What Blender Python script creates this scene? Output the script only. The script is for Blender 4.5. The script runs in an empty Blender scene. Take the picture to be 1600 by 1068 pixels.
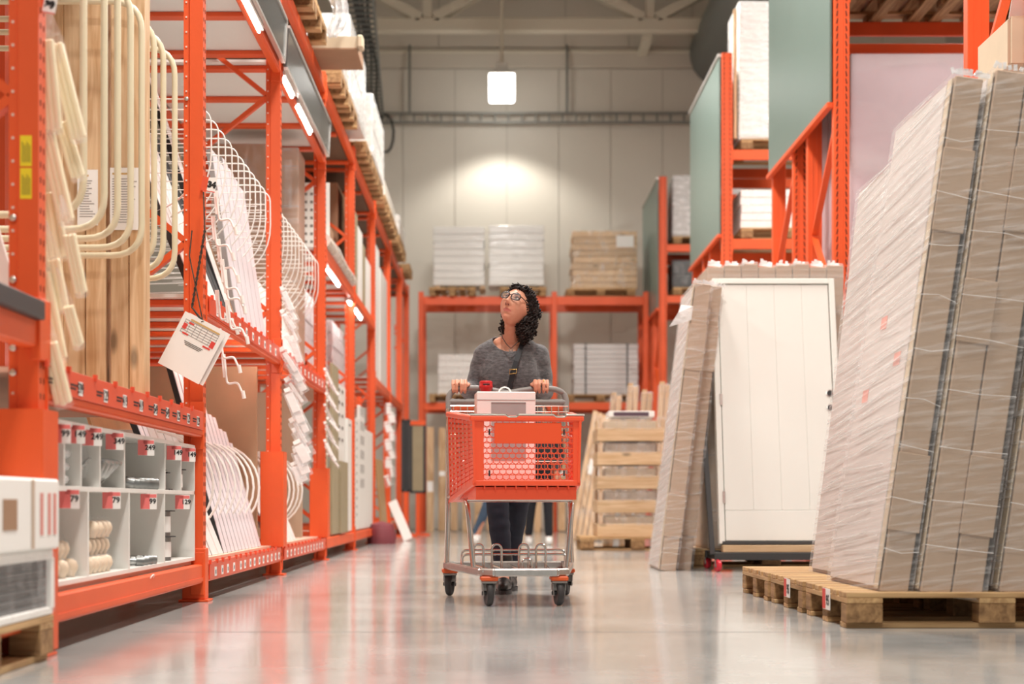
import bpy, bmesh, math, random
from mathutils import Vector, Matrix, noise, Euler
random.seed(7)
SC = bpy.context.scene
COL = SC.collection
PI = math.pi

# ------------------------------------------------------------------ camera
F, CX, CY, H = 2400.0, 772.0, 785.0, 0.50       # focal length and vanishing point in px of 1600x1068, eye height
cam = bpy.data.cameras.new('camera'); camo = bpy.data.objects.new('camera', cam); COL.objects.link(camo)
camo.location = (0, 0, H); camo.rotation_euler = (PI/2, 0, 0)
cam.sensor_width = 36; cam.lens = 36*F/1600
cam.shift_x = (800-CX)/1600; cam.shift_y = (CY-534)/1600
cam.dof.use_dof = True; cam.dof.focus_distance = 7.9; cam.dof.aperture_fstop = 2.0
cam.clip_end = 200
SC.camera = camo
# ------------------------------------------------------------------ world, hall lamps, exposure
w = bpy.data.worlds.new('hall_air'); SC.world = w; w.use_nodes = True
w.node_tree.nodes['Background'].inputs[0].default_value = (1.0, 0.975, 0.95, 1)
w.node_tree.nodes['Background'].inputs[1].default_value = 0.28
SC.view_settings.view_transform = 'Standard'; SC.view_settings.look = 'None'
SC.view_settings.gamma = 1.0; SC.view_settings.use_curve_mapping = False
SC.view_settings.exposure = 0.12
def area(name, loc, size, power, col=(1, .955, .90), sy=None):
    l = bpy.data.lights.new(name, 'AREA'); l.energy = power; l.color = col
    l.shape = 'RECTANGLE'; l.size = size; l.size_y = sy or size
    o = bpy.data.objects.new(name, l); COL.objects.link(o); o.location = loc
    return o
# high-bay lamps of the hall over the aisles (all above the frame)
for (lx, ly) in ((0.2, -1.5), (0.2, 5.2), (0.2, 11.8), (0.2, 18.4), (6.5, 10.4), (6.5, 16.4)):
    area('hall_lamp_light', (lx, ly, 7.9), 0.9, 430)
for (lx, ly) in ((-6.5, 8.0), (-6.5, 18.0)):
    area('hall_lamp_light', (lx, ly, 7.9), 0.9, 330)

def at(px, py, Y):                                  # a photo pixel at depth Y -> point in the hall
    return Vector(((px-CX)*Y/F, Y, H-(py-CY)*Y/F))
def PX(px, Y): return (px-CX)*Y/F
def PZ(py, Y): return H-(py-CY)*Y/F

# ------------------------------------------------------------------ materials
def S(r, g, b):
    f = lambda c: (c/255/12.92) if c/255 <= .04045 else ((c/255+.055)/1.055)**2.4
    return (f(r), f(g), f(b), 1)
MATS = {}
def mat(name, col, rough=.5, metal=0, var=0, vscale=6, bump=0, bscale=40, stretch=(1, 1, 1), coat=0, spec=.5, col2=None, emit=0, sheen=0, trans=0):
    if name in MATS: return MATS[name]
    m = bpy.data.materials.new(name); m.use_nodes = True; MATS[name] = m
    nt = m.node_tree; b = nt.nodes['Principled BSDF']; N = nt.nodes.new; L = nt.links.new
    b.inputs['Base Color'].default_value = col; b.inputs['Roughness'].default_value = rough
    b.inputs['Metallic'].default_value = metal; b.inputs['Specular IOR Level'].default_value = spec
    b.inputs['Coat Weight'].default_value = coat; b.inputs['Coat Roughness'].default_value = .1
    b.inputs['Sheen Weight'].default_value = sheen
    b.inputs['Transmission Weight'].default_value = trans
    if emit:
        b.inputs['Emission Color'].default_value = col; b.inputs['Emission Strength'].default_value = emit
    if var or bump:
        tc = N('ShaderNodeTexCoord'); mp = N('ShaderNodeMapping'); oi = N('ShaderNodeObjectInfo')
        mp.inputs['Scale'].default_value = stretch
        ad = N('ShaderNodeVectorMath'); ad.operation = 'ADD'
        sc = N('ShaderNodeVectorMath'); sc.operation = 'SCALE'; sc.inputs[0].default_value = (17, 31, 11)
        L(oi.outputs['Random'], sc.inputs['Scale']); L(tc.outputs['Object'], ad.inputs[0]); L(sc.outputs[0], ad.inputs[1])
        L(ad.outputs[0], mp.inputs['Vector'])
    if var:
        n = N('ShaderNodeTexNoise'); n.inputs['Scale'].default_value = vscale; n.inputs['Detail'].default_value = 6
        L(mp.outputs[0], n.inputs['Vector'])
        r = N('ShaderNodeValToRGB'); r.color_ramp.elements[0].position = .3; r.color_ramp.elements[1].position = .7
        c2 = col2 or tuple(max(0, c*(1-var)) for c in col[:3])+(1,)
        r.color_ramp.elements[0].color = c2; r.color_ramp.elements[1].color = col
        L(n.outputs['Fac'], r.inputs['Fac']); L(r.outputs['Color'], b.inputs['Base Color'])
    if bump:
        n2 = N('ShaderNodeTexNoise'); n2.inputs['Scale'].default_value = bscale; n2.inputs['Detail'].default_value = 4
        L(mp.outputs[0], n2.inputs['Vector'])
        bp = N('ShaderNodeBump'); bp.inputs['Strength'].default_value = bump; bp.inputs['Distance'].default_value = .01
        L(n2.outputs['Fac'], bp.inputs['Height']); L(bp.outputs[0], b.inputs['Normal'])
    return m
def wood(name, base, dark, axis=2, knots=True, rough=.6):
    if name in MATS: return MATS[name]
    m = bpy.data.materials.new(name); m.use_nodes = True; MATS[name] = m
    nt = m.node_tree; b = nt.nodes['Principled BSDF']; N = nt.nodes.new; L = nt.links.new
    b.inputs['Roughness'].default_value = rough
    tc = N('ShaderNodeTexCoord'); oi = N('ShaderNodeObjectInfo'); ad = N('ShaderNodeVectorMath'); ad.operation = 'ADD'
    sc = N('ShaderNodeVectorMath'); sc.operation = 'SCALE'; sc.inputs[0].default_value = (13, 7, 19)
    L(oi.outputs['Random'], sc.inputs['Scale']); L(tc.outputs['Object'], ad.inputs[0]); L(sc.outputs[0], ad.inputs[1])
    mp = N('ShaderNodeMapping'); s = [9, 9, 9]; s[axis] = .7; mp.inputs['Scale'].default_value = s
    L(ad.outputs[0], mp.inputs['Vector'])
    n = N('ShaderNodeTexNoise'); n.inputs['Scale'].default_value = 4; n.inputs['Detail'].default_value = 8; n.inputs['Distortion'].default_value = .6
    L(mp.outputs[0], n.inputs['Vector'])
    r = N('ShaderNodeValToRGB'); r.color_ramp.elements[0].position = .32; r.color_ramp.elements[1].position = .68
    r.color_ramp.elements[0].color = dark; r.color_ramp.elements[1].color = base
    L(n.outputs['Fac'], r.inputs['Fac'])
    out = r.outputs['Color']
    hs = N('ShaderNodeHueSaturation'); mr = N('ShaderNodeMapRange'); mr.inputs['To Min'].default_value = .85; mr.inputs['To Max'].default_value = 1.12
    L(oi.outputs['Random'], mr.inputs['Value']); L(mr.outputs[0], hs.inputs['Value']); L(out, hs.inputs['Color']); out = hs.outputs['Color']
    if knots:
        mk = N('ShaderNodeMapping'); s2 = [6, 6, 6]; s2[axis] = 2.2; mk.inputs['Scale'].default_value = s2; L(ad.outputs[0], mk.inputs['Vector'])
        v = N('ShaderNodeTexVoronoi'); v.inputs['Scale'].default_value = 1.1; L(mk.outputs[0], v.inputs['Vector'])
        kr = N('ShaderNodeValToRGB'); kr.color_ramp.elements[0].position = .07; kr.color_ramp.elements[1].position = .16
        kr.color_ramp.elements[0].color = (.30, .30, .30, 1); kr.color_ramp.elements[1].color = (1, 1, 1, 1)
        L(v.outputs['Distance'], kr.inputs['Fac'])
        mx = N('ShaderNodeMixRGB'); mx.blend_type = 'MULTIPLY'; mx.inputs[0].default_value = .8
        L(out, mx.inputs[1]); L(kr.outputs['Color'], mx.inputs[2]); out = mx.outputs[0]
    L(out, b.inputs['Base Color'])
    bp = N('ShaderNodeBump'); bp.inputs['Strength'].default_value = .15; bp.inputs['Distance'].default_value = .004
    L(n.outputs['Fac'], bp.inputs['Height']); L(bp.outputs[0], b.inputs['Normal'])
    return m
def film(name, opac=.25, streak=(1, 1, 8), rot=(0, 0, 0), tint=(1, 1, 1, 1), amt=.5, scale=6, rough=.12, detail=2.0):
    """clear stretch film: see-through, glossy, with milky pull creases"""
    if name in MATS: return MATS[name]
    m = bpy.data.materials.new(name); m.use_nodes = True; MATS[name] = m
    nt = m.node_tree; nt.nodes.clear(); N = nt.nodes.new; L = nt.links.new
    out = N('ShaderNodeOutputMaterial'); mixs = N('ShaderNodeMixShader'); tr = N('ShaderNodeBsdfTransparent'); pb = N('ShaderNodeBsdfPrincipled')
    pb.inputs['Base Color'].default_value = tint; pb.inputs['Roughness'].default_value = rough; pb.inputs['Specular IOR Level'].default_value = .9
    tc = N('ShaderNodeTexCoord'); mr_ = N('ShaderNodeMapping'); mr_.inputs['Rotation'].default_value = rot
    mp = N('ShaderNodeMapping'); mp.inputs['Scale'].default_value = streak
    L(tc.outputs['Object'], mr_.inputs['Vector']); L(mr_.outputs[0], mp.inputs['Vector'])
    n = N('ShaderNodeTexNoise'); n.inputs['Scale'].default_value = scale; n.inputs['Detail'].default_value = detail; n.inputs['Distortion'].default_value = .25
    L(mp.outputs[0], n.inputs['Vector'])
    r = N('ShaderNodeValToRGB'); r.color_ramp.elements[0].position = .48; r.color_ramp.elements[1].position = .72
    r.color_ramp.elements[0].color = (opac,)*3+(1,); r.color_ramp.elements[1].color = (min(1, opac+amt),)*3+(1,)
    L(n.outputs['Fac'], r.inputs['Fac']); L(r.outputs['Color'], mixs.inputs['Fac'])
    bp = N('ShaderNodeBump'); bp.inputs['Strength'].default_value = .7; bp.inputs['Distance'].default_value = .02
    L(n.outputs['Fac'], bp.inputs['Height']); L(bp.outputs[0], pb.inputs['Normal'])
    L(tr.outputs[0], mixs.inputs[1]); L(pb.outputs[0], mixs.inputs[2]); L(mixs.outputs[0], out.inputs['Surface'])
    return m

ORANGE = mat('rack_orange', S(238, 94, 42), .42, var=.12, vscale=3, bump=.05, bscale=60)
ORANGE_CART = mat('cart_orange', S(244, 90, 52), .38, bump=.04, bscale=120)
LABELRED = mat('label_holder_red', S(228, 88, 58), .35)
DARKSLOT = mat('slot_dark', S(52, 26, 18), .8)
SLOTLIGHT = mat('slot_pale', S(240, 214, 198), .6)
STEEL = mat('zinc_steel', S(205, 203, 198), .28, .9, var=.15, vscale=30)
CHROME = mat('chrome', S(215, 210, 202), .16, 1.0)
BOLT = mat('bolt_zinc', S(220, 215, 208), .3, .9)
WHITE = mat('white_melamine', S(236, 234, 228), .4, var=.03, vscale=2)
WHITEB = mat('white_board', S(240, 232, 228), .45, var=.05, vscale=5)
LILAC = mat('white_lilac_board', S(232, 224, 228), .45, var=.05, vscale=5)
WHITEWIRE = mat('white_wire', S(244, 240, 234), .35)
CREAM = mat('cream_tube', S(228, 216, 184), .38, var=.04, vscale=14)
BLACK = mat('black_board', S(44, 46, 48), .5)
DARKGREY = mat('dark_grey', S(58, 58, 58), .5)
GREYPL = mat('grey_plastic', S(138, 134, 130), .5, bump=.05, bscale=200)
RUBBER = mat('rubber', S(52, 50, 50), .6)
CARD = mat('cardboard', S(186, 160, 136), .75, var=.10, vscale=4, bump=.06, bscale=90)
CARDB = mat('cardboard_brown', S(170, 132, 102), .75, var=.12, vscale=4)
CARDP = mat('cardboard_pale', S(214, 196, 168), .75, var=.08)
KHAKI = mat('khaki_board', S(160, 146, 116), .6, var=.12, vscale=5)
MAUVE = mat('mauve_sheet', S(196, 178, 184), .38, var=.14, vscale=1.3)
GREEN = mat('grey_green_panel', S(112, 132, 124), .34, var=.04, vscale=2)
PAPER = mat('paper', S(246, 243, 238), .6)
REDP = mat('print_red', S(222, 70, 60), .55)
PINKP = mat('print_pink', S(238, 122, 118), .5)
INK = mat('print_ink', S(34, 32, 32), .6)
GREYINK = mat('print_grey', S(150, 145, 142), .6)
YELLOW = mat('sticker_yellow', S(244, 216, 40), .5)
SIGNFACE = mat('sign_face_dark', S(92, 96, 96), .22, var=.2, vscale=7)
ALU = mat('aluminium_edge', S(210, 206, 200), .35, .7)
CLEARP = film('clear_plastic', .07, (1, 1, .5), amt=.20, scale=14, rough=.08)
FILM = film('stretch_film', .14, (.6, .6, 9), amt=.16, scale=2.4)
FILMV = film('stretch_film_side', .16, (.3, .28, 26), rot=(math.radians(4), 0, 0), amt=.48, scale=1.5, detail=3)
FILMF = film('stretch_film_edge', .08, (2, 2, 20), rot=(0, math.radians(7), 0), amt=.22, scale=2.2)
FILMW = film('milky_film', .45, (2, 2, 5), amt=.4, scale=4)
PINE_Z = wood('pine_upright', S(228, 196, 156), S(192, 150, 106), 2)
PINE_X = wood('pine_across', S(224, 194, 156), S(196, 160, 118), 0)
PINE_Y = wood('pine_along', S(224, 194, 156), S(196, 160, 118), 1)
PAL_X = wood('pallet_wood_across', S(206, 170, 122), S(158, 120, 78), 0, rough=.75)
PAL_Y = wood('pallet_wood_along', S(206, 170, 122), S(158, 120, 78), 1, rough=.75)
PAL_B = wood('pallet_block', S(176, 138, 94), S(122, 90, 58), 1, knots=False, rough=.8)
PLY = mat('plywood', S(238, 196, 146), .6, var=.12, vscale=5, stretch=(1, 1, .3))
TUBE = mat('fluorescent_tube', (1, .96, .9, 1), .4, emit=34)
LAMPGLOW = mat('lamp_diffuser', (1, .97, .92, 1), .4, emit=9)
LAMPBODY = mat('lamp_body', S(230, 228, 222), .4)
BEAMCREAM = mat('roof_steel_cream', S(214, 206, 188), .55)
TRAY = mat('cable_tray', S(134, 134, 128), .5, .4)
DUCT = mat('duct_grey', S(120, 124, 122), .45, .4)

# ------------------------------------------------------------------ mesh helpers
class MB:
    def __init__(s): s.v = []; s.f = []; s.mi = []; s.cur = 0
    def add(s, vs, fs):
        o = len(s.v); s.v += [Vector(p) for p in vs]; s.f += [[i+o for i in f] for f in fs]; s.mi += [s.cur]*len(fs); return s
    def obox(s, c, ax, ay, az, b=0):
        c = Vector(c); A = [Vector(ax), Vector(ay), Vector(az)]
        if not b:
            vs = [c+A[0]*i+A[1]*j+A[2]*k for i in (-1, 1) for j in (-1, 1) for k in (-1, 1)]
            return s.add(vs, [(0, 1, 3, 2), (4, 6, 7, 5), (0, 4, 5, 1), (2, 3, 7, 6), (0, 2, 6, 4), (1, 5, 7, 3)])
        ln = [a.length for a in A]; b = min(b, min(ln)*.49); U = [a/l for a, l in zip(A, ln)]
        idx = {}; vs = []
        for i in (-1, 1):
            for j in (-1, 1):
                for k in (-1, 1):
                    sg = (i, j, k)
                    for a in range(3):
                        p = c.copy()
                        for q in range(3): p += U[q]*sg[q]*(ln[q] if q == a else ln[q]-b)
                        idx[(sg, a)] = len(vs); vs.append(p)
        fs = []
        for a in range(3):
            p, q = (a+1) % 3, (a+2) % 3
            for sa in (-1, 1):
                cs = []
                for sp, sq in ((-1, -1), (1, -1), (1, 1), (-1, 1)):
                    g = [0, 0, 0]; g[a] = sa; g[p] = sp; g[q] = sq; cs.append(idx[(tuple(g), a)])
                fs.append(cs)
            for sp in (-1, 1):
                for sq in (-1, 1):
                    g0 = [0, 0, 0]; g0[p] = sp; g0[q] = sq; g1 = list(g0); g0[a] = -1; g1[a] = 1; g0 = tuple(g0); g1 = tuple(g1)
                    fs.append([idx[(g0, p)], idx[(g1, p)], idx[(g1, q)], idx[(g0, q)]])
        for i in (-1, 1):
            for j in (-1, 1):
                for k in (-1, 1): fs.append([idx[((i, j, k), a)] for a in range(3)])
        return s.add(vs, fs)
    def box(s, x0, x1, y0, y1, z0, z1, b=0):
        return s.obox(((x0+x1)/2, (y0+y1)/2, (z0+z1)/2), ((x1-x0)/2, 0, 0), (0, (y1-y0)/2, 0), (0, 0, (z1-z0)/2), b)
    def beam(s, p0, p1, wd, ht, up=(0, 0, 1), b=0):
        p0 = Vector(p0); p1 = Vector(p1); d = p1-p0; u = Vector(up); sd = d.cross(u)
        if sd.length < 1e-6: sd = d.cross(Vector((0, 1, 0)))
        sd.normalize(); u = sd.cross(d).normalized()
        return s.obox((p0+p1)/2, d/2, sd*wd/2, u*ht/2, b)
    def tube(s, pts, r, n=8, closed=False):
        pts = [Vector(p) for p in pts]; k = len(pts); rs = r if isinstance(r, (list, tuple)) else [r]*k
        base = len(s.v); prev = None
        for i, p in enumerate(pts):
            a = pts[i-1] if (i or closed) else pts[i]; c = pts[(i+1) % k] if (i < k-1 or closed) else pts[i]
            t = (c-a).normalized()
            if prev is None:
                ref = Vector((0, 0, 1)) if abs(t.z) < .9 else Vector((1, 0, 0))
                nx = t.cross(ref).normalized()
            else:
                nx = prev-t*prev.dot(t)
                nx = nx.normalized() if nx.length > 1e-6 else t.cross(Vector((1, 0, 0))).normalized()
            prev = nx; ny = t.cross(nx)
            for j in range(n):
                q = 2*PI*j/n; s.v.append(p+(nx*math.cos(q)+ny*math.sin(q))*rs[i])
        for i in range(k if closed else k-1):
            for j in range(n):
                a = base+i*n+j; b2 = base+i*n+(j+1) % n; c = base+((i+1) % k)*n+(j+1) % n; d = base+((i+1) % k)*n+j
                s.f.append([a, b2, c, d]); s.mi.append(s.cur)
        if not closed:
            s.f.append([base+j for j in range(n)]); s.f.append([base+(k-1)*n+j for j in range(n)]); s.mi += [s.cur]*2
        return s
    def lathe(s, prof, c=(0, 0, 0), n=16, axis=(0, 0, 1)):
        az = Vector(axis).normalized(); ax = az.orthogonal().normalized(); ay = az.cross(ax); c = Vector(c); base = len(s.v); k = len(prof)
        for (r, h) in prof:
            for j in range(n):
                q = 2*PI*j/n; s.v.append(c+az*h+(ax*math.cos(q)+ay*math.sin(q))*max(r, 1e-4))
        for i in range(k-1):
            for j in range(n):
                s.f.append([base+i*n+j, base+i*n+(j+1) % n, base+(i+1)*n+(j+1) % n, base+(i+1)*n+j]); s.mi.append(s.cur)
        s.f.append([base+j for j in range(n)]); s.f.append([base+(k-1)*n+j for j in range(n)]); s.mi += [s.cur]*2
        return s
    def prism(s, poly, p, q, d):
        """poly of (a, b) in axes p, q, extruded along vector d (origin is at 0)"""
        p, q, d = Vector(p), Vector(q), Vector(d); n = len(poly)
        vs = [p*a+q*b for a, b in poly]+[p*a+q*b+d for a, b in poly]
        return s.add(vs, [list(range(n)), list(range(n, 2*n))]+[[i, (i+1) % n, n+(i+1) % n, n+i] for i in range(n)])
    def cap(s, p0, p1, r0, r1, n=12, m=4):
        """tapered capsule"""
        p0, p1 = Vector(p0), Vector(p1); d = (p1-p0); L_ = d.length; d = d.normalized() if L_ > 1e-6 else Vector((0, 0, 1)); pts = []; rs = []
        for i in range(m+1):
            q = PI/2*(1-i/m); pts.append(p0-d*r0*math.sin(q)); rs.append(max(r0*math.cos(q), 1e-4))
        for i in range(m+1):
            q = PI/2*i/m; pts.append(p1+d*r1*math.sin(q)); rs.append(max(r1*math.cos(q), 1e-4))
        ax = d.orthogonal().normalized(); ay = d.cross(ax); base = len(s.v); k = len(pts)
        for p, r in zip(pts, rs):
            for j in range(n):
                q = 2*PI*j/n; s.v.append(p+(ax*math.cos(q)+ay*math.sin(q))*r)
        for i in range(k-1):
            for j in range(n):
                s.f.append([base+i*n+j, base+i*n+(j+1) % n, base+(i+1)*n+(j+1) % n, base+(i+1)*n+j]); s.mi.append(s.cur)
        s.f.append([base+j for j in range(n)][::-1]); s.f.append([base+(k-1)*n+j for j in range(n)]); s.mi += [s.cur]*2
        return s
    def ell(s, c, r, R=None, n=16, m=10):
        c = Vector(c); base = len(s.v)
        for i in range(m+1):
            t = PI*i/m
            for j in range(n):
                q = 2*PI*j/n; v = Vector((r[0]*max(math.sin(t), 1e-3)*math.cos(q), r[1]*max(math.sin(t), 1e-3)*math.sin(q), r[2]*math.cos(t)))
                if R is not None: v = R @ v
                s.v.append(c+v)
        for i in range(m):
            for j in range(n):
                s.f.append([base+i*n+j, base+(i+1)*n+j, base+(i+1)*n+(j+1) % n, base+i*n+(j+1) % n]); s.mi.append(s.cur)
        s.f.append([base+j for j in range(n)]); s.f.append([base+m*n+j for j in range(n)][::-1]); s.mi += [s.cur]*2
        return s
    def mesh(s, name, mats, off=None, smooth=0, fix=True):
        me = bpy.data.meshes.new(name); vs = s.v if off is None else [p-off for p in s.v]
        me.from_pydata([tuple(p) for p in vs], [], s.f)
        for m in (mats if isinstance(mats, (list, tuple)) else [mats]): me.materials.append(m)
        if isinstance(mats, (list, tuple)): me.polygons.foreach_set('material_index', s.mi)
        if fix:
            bm = bmesh.new(); bm.from_mesh(me); bmesh.ops.recalc_face_normals(bm, faces=bm.faces); bm.to_mesh(me); bm.free()
        if smooth:
            me.polygons.foreach_set('use_smooth', [True]*len(me.polygons)); me.set_sharp_from_angle(angle=math.radians(smooth))
        me.update(); return me
    def build(s, name, mats, parent=None, smooth=0, local=False, fix=True, label=None, kind=None):
        """coordinates are hall coordinates unless local"""
        off = None
        if parent is not None and not local: off = WP[parent.name]
        o = bpy.data.objects.new(name, s.mesh(name, mats, off, smooth, fix)); COL.objects.link(o)
        if parent is not None: o.parent = parent; WP[o.name] = WP.get(parent.name, Vector((0, 0, 0)))
        else: WP[o.name] = Vector((0, 0, 0))
        if label: o['label'] = label
        if kind: o['kind'] = kind
        return o
WP = {}
def tag(o, label, cat, group=None, kind=None):
    o['label'] = label; o['category'] = cat
    if group: o['group'] = group
    if kind: o['kind'] = kind
    return o
def thing(name, label, cat, loc=(0, 0, 0), rotz=0, group=None):
    o = bpy.data.objects.new(name, None); COL.objects.link(o); o.location = loc; o.rotation_euler = (0, 0, rotz)
    o.empty_display_size = .1; WP[o.name] = Vector(loc); return tag(o, label, cat, group)
def struct(mb, name, m, parent=None, **k):
    o = mb.build(name, m, parent, **k)
    if parent is None: o['kind'] = 'structure'
    return o
def solo(mb, name, mats, label, cat, group=None, smooth=0, base=None):
    """a thing that is one mesh, origin at its base"""
    if base is None:
        xs = [p.x for p in mb.v]; ys = [p.y for p in mb.v]; zs = [p.z for p in mb.v]
        base = Vector(((min(xs)+max(xs))/2, (min(ys)+max(ys))/2, min(zs)))
    o = bpy.data.objects.new(name, mb.mesh(name, mats, Vector(base), smooth)); COL.objects.link(o); o.location = base; WP[o.name] = Vector(base)
    return tag(o, label, cat, group)
def kids(o): return KID.get(o.name, [])
KID = {}
def clone(root, loc, rotz=0, label=None, group=None):
    """copy of a thing with its parts and sub-parts"""
    r = root.copy(); COL.objects.link(r); r.location = loc; r.rotation_euler = (0, 0, rotz)
    if label: r['label'] = label
    if group: r['group'] = group
    for ch in root.children:
        c = ch.copy(); COL.objects.link(c); c.parent = r
        for g in ch.children:
            d = g.copy(); COL.objects.link(d); d.parent = c
    WP[r.name] = Vector(loc)
    return r
def textobj(body, loc, size, m, parent, rot, name='price_text', align='CENTER', bold=0.0):
    cu = bpy.data.curves.new(name, 'FONT'); cu.body = body; cu.size = size; cu.align_x = align; cu.align_y = 'CENTER'; cu.offset = bold
    cu.resolution_u = 2
    cu.materials.append(m); o = bpy.data.objects.new(name, cu); COL.objects.link(o)
    o.rotation_euler = rot; o.location = Vector(loc)
    TXT.append((o, parent)); o.name = 'tmp_text'; o['n'] = name
    return o
TXT = []
def text_to_mesh():
    bpy.context.view_layer.update(); dg = bpy.context.evaluated_depsgraph_get()
    made = [(bpy.data.meshes.new_from_object(o.evaluated_get(dg)), o.matrix_world.copy(), o, par, o['n']) for o, par in TXT]
    for me, mw, o, par, nm in made:
        me.transform(mw)
        if par is not None: me.transform(Matrix.Translation(-WP[par.name]))
        n = bpy.data.objects.new(nm, me); COL.objects.link(n); n.parent = par; me.name = nm
        cu = o.data; bpy.data.objects.remove(o); bpy.data.curves.remove(cu)
ORD = ['first', 'second', 'third', 'fourth', 'fifth', 'sixth', 'seventh', 'eighth', 'ninth', 'tenth', 'eleventh', 'twelfth', 'thirteenth', 'fourteenth', 'fifteenth',
       'sixteenth', 'seventeenth', 'eighteenth', 'nineteenth', 'twentieth', 'twenty-first', 'twenty-second', 'twenty-third', 'twenty-fourth']
ROT_XP = (PI/2, 0, PI/2)        # text that faces +X (towards the aisle, from the rack on that side)
ROT_YM = (PI/2, 0, 0)           # text that faces the viewer (-Y)
# ------------------------------------------------------------------ the hall
YW = 28.6
def concrete():
    m = bpy.data.materials.new('polished_concrete'); m.use_nodes = True; nt = m.node_tree; b = nt.nodes['Principled BSDF']; N = nt.nodes.new; L = nt.links.new
    tc = N('ShaderNodeTexCoord'); n1 = N('ShaderNodeTexNoise'); n1.inputs['Scale'].default_value = .9; n1.inputs['Detail'].default_value = 8; n1.inputs['Roughness'].default_value = .6
    n2 = N('ShaderNodeTexNoise'); n2.inputs['Scale'].default_value = 7; n2.inputs['Detail'].default_value = 6
    L(tc.outputs['Object'], n1.inputs['Vector']); L(tc.outputs['Object'], n2.inputs['Vector'])
    r = N('ShaderNodeValToRGB'); r.color_ramp.elements[0].color = S(166, 167, 164); r.color_ramp.elements[1].color = S(204, 205, 202)
    r.color_ramp.elements[0].position = .34; r.color_ramp.elements[1].position = .66
    mx = N('ShaderNodeMixRGB'); mx.inputs[0].default_value = .4; L(n1.outputs['Fac'], mx.inputs[1]); L(n2.outputs['Fac'], mx.inputs[2])
    L(mx.outputs[0], r.inputs['Fac']); L(r.outputs[0], b.inputs['Base Color'])
    rr = N('ShaderNodeMapRange'); rr.inputs['To Min'].default_value = .07; rr.inputs['To Max'].default_value = .20
    L(n1.outputs['Fac'], rr.inputs['Value']); L(rr.outputs[0], b.inputs['Roughness'])
    b.inputs['Specular IOR Level'].default_value = .65; b.inputs['Coat Weight'].default_value = .25; b.inputs['Coat Roughness'].default_value = .12
    n3 = N('ShaderNodeTexNoise'); n3.inputs['Scale'].default_value = 3; L(tc.outputs['Object'], n3.inputs['Vector'])
    bp = N('ShaderNodeBump'); bp.inputs['Strength'].default_value = .05; bp.inputs['Distance'].default_value = .02
    L(n3.outputs['Fac'], bp.inputs['Height']); L(bp.outputs[0], b.inputs['Normal'])
    return m
fl_ = struct(MB().box(-14, 16, -8, YW+.3, -.1, 0), 'floor', concrete())
for yj in (5.94, 17.94): MB().box(-1.4, 2.6, yj-.002, yj+.002, -.004, .0006).build('saw_joint', mat('joint_grey', S(120, 118, 114), .7), fl_)
WALLM = mat('wall_panel_cream', S(214, 208, 196), .5, var=.03, vscale=1.5)
WALLJ = mat('wall_joint', S(176, 170, 158), .7)
WALLU = mat('wall_upper', S(206, 198, 184), .6)
wb = struct(MB().box(-14, 16, YW, YW+.2, 0, 11), 'wall_back', WALLJ)
k0 = -6
for k in range(k0, 8):
    x0 = .238+.966*k
    MB().box(x0+.006, x0+.96, YW-.02, YW+.01, .01, 8.56).build('wall_panel', WALLM, wb)
for k in range(-5, 7):
    x0 = .15+1.18*k
    MB().box(x0+.008, x0+1.17, YW-.02, YW+.01, 8.97, 10.98).build('upper_panel', WALLU, wb)
struct(MB().box(-14, 16, YW-.06, YW-.0, 8.58, 8.95, .01), 'trim_1', WALLU)
struct(MB().box(-14, 16, YW-.10, YW-.06, 8.84, 8.90, .01), 'trim_2', BEAMCREAM)
struct(MB().box(-14, 16, -8, YW+.3, 11.0, 11.1), 'ceiling', WALLU)
struct(MB().box(-14.2, -14, -8, YW+.3, 0, 11), 'wall_left', WALLU)
struct(MB().box(16, 16.2, -8, YW+.3, 0, 11), 'wall_right', WALLU)
# roof truss
YT = 27.5
tr = thing('roof_truss', 'cream steel roof truss with zigzag diagonals crossing under the roof', 'truss', (0, YT, 8.9))
MB().box(-9, 12, YT-.1, YT+.1, 8.91, 9.16, .02).build('bottom_chord', BEAMCREAM, tr)
MB().box(-9, 12, YT-.1, YT+.1, 10.35, 10.6, .02).build('top_chord', BEAMCREAM, tr)
for nx in (-5.17, -1.19, 2.79, 6.77):
    for s_ in (-1, 1):
        MB().beam((nx+s_*.12, YT, 9.16), (nx+s_*2.3, YT, 10.35), .16, .2, up=(0, 1, 0)).build('diagonal', BEAMCREAM, tr)
    MB().box(nx-.07, nx+.07, YT-.07, YT+.07, 9.16, 10.35).build('vertical_strut', BEAMCREAM, tr)
MB().box(2.68, 2.84, YT+.1, YW-.02, 8.78, 8.92, .01).build('wall_strut', BEAMCREAM, tr)
# ladder trays
ct = thing('cable_ladder', 'grey cable ladder running level along the cream end wall', 'cable tray', (0, YW-.1, 7.6))
zc = PZ(184, YW-.15); yc = YW-.15
for dz in (-.085, .085): MB().box(-2.1, 4.2, yc-.02, yc+.02, zc+dz-.02, zc+dz+.02).build('side_rail', TRAY, ct)
for i in range(25): MB().box(-2.0+i*.25, -1.965+i*.25, yc-.015, yc+.015, zc-.065, zc+.065).build('rung', TRAY, ct)
for px in (640, 886): MB().tube([at(px, 70, yc), at(px, 176, yc)], .022).build('hanger_rod', TRAY, ct, smooth=40)
cl = thing('cable_ladder', 'dark cable ladder with loose cables above the tall orange shelving run', 'cable tray', (-1.95, 20, 7.66))
xl = lambda Y: -1.72-.05*(Y-21.9)
for o_ in (0, -.4):
    MB().beam((xl(19)+o_, 19, 7.66), (xl(YW)+o_, YW-.1, 7.66), .035, .11).build('side_rail', DUCT, cl)
for i in range(38):
    Y = 19.2+i*.25; MB().beam((xl(Y), Y, 7.65), (xl(Y)-.4, Y, 7.65), .035, .03).build('rung', DUCT, cl)
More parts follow.
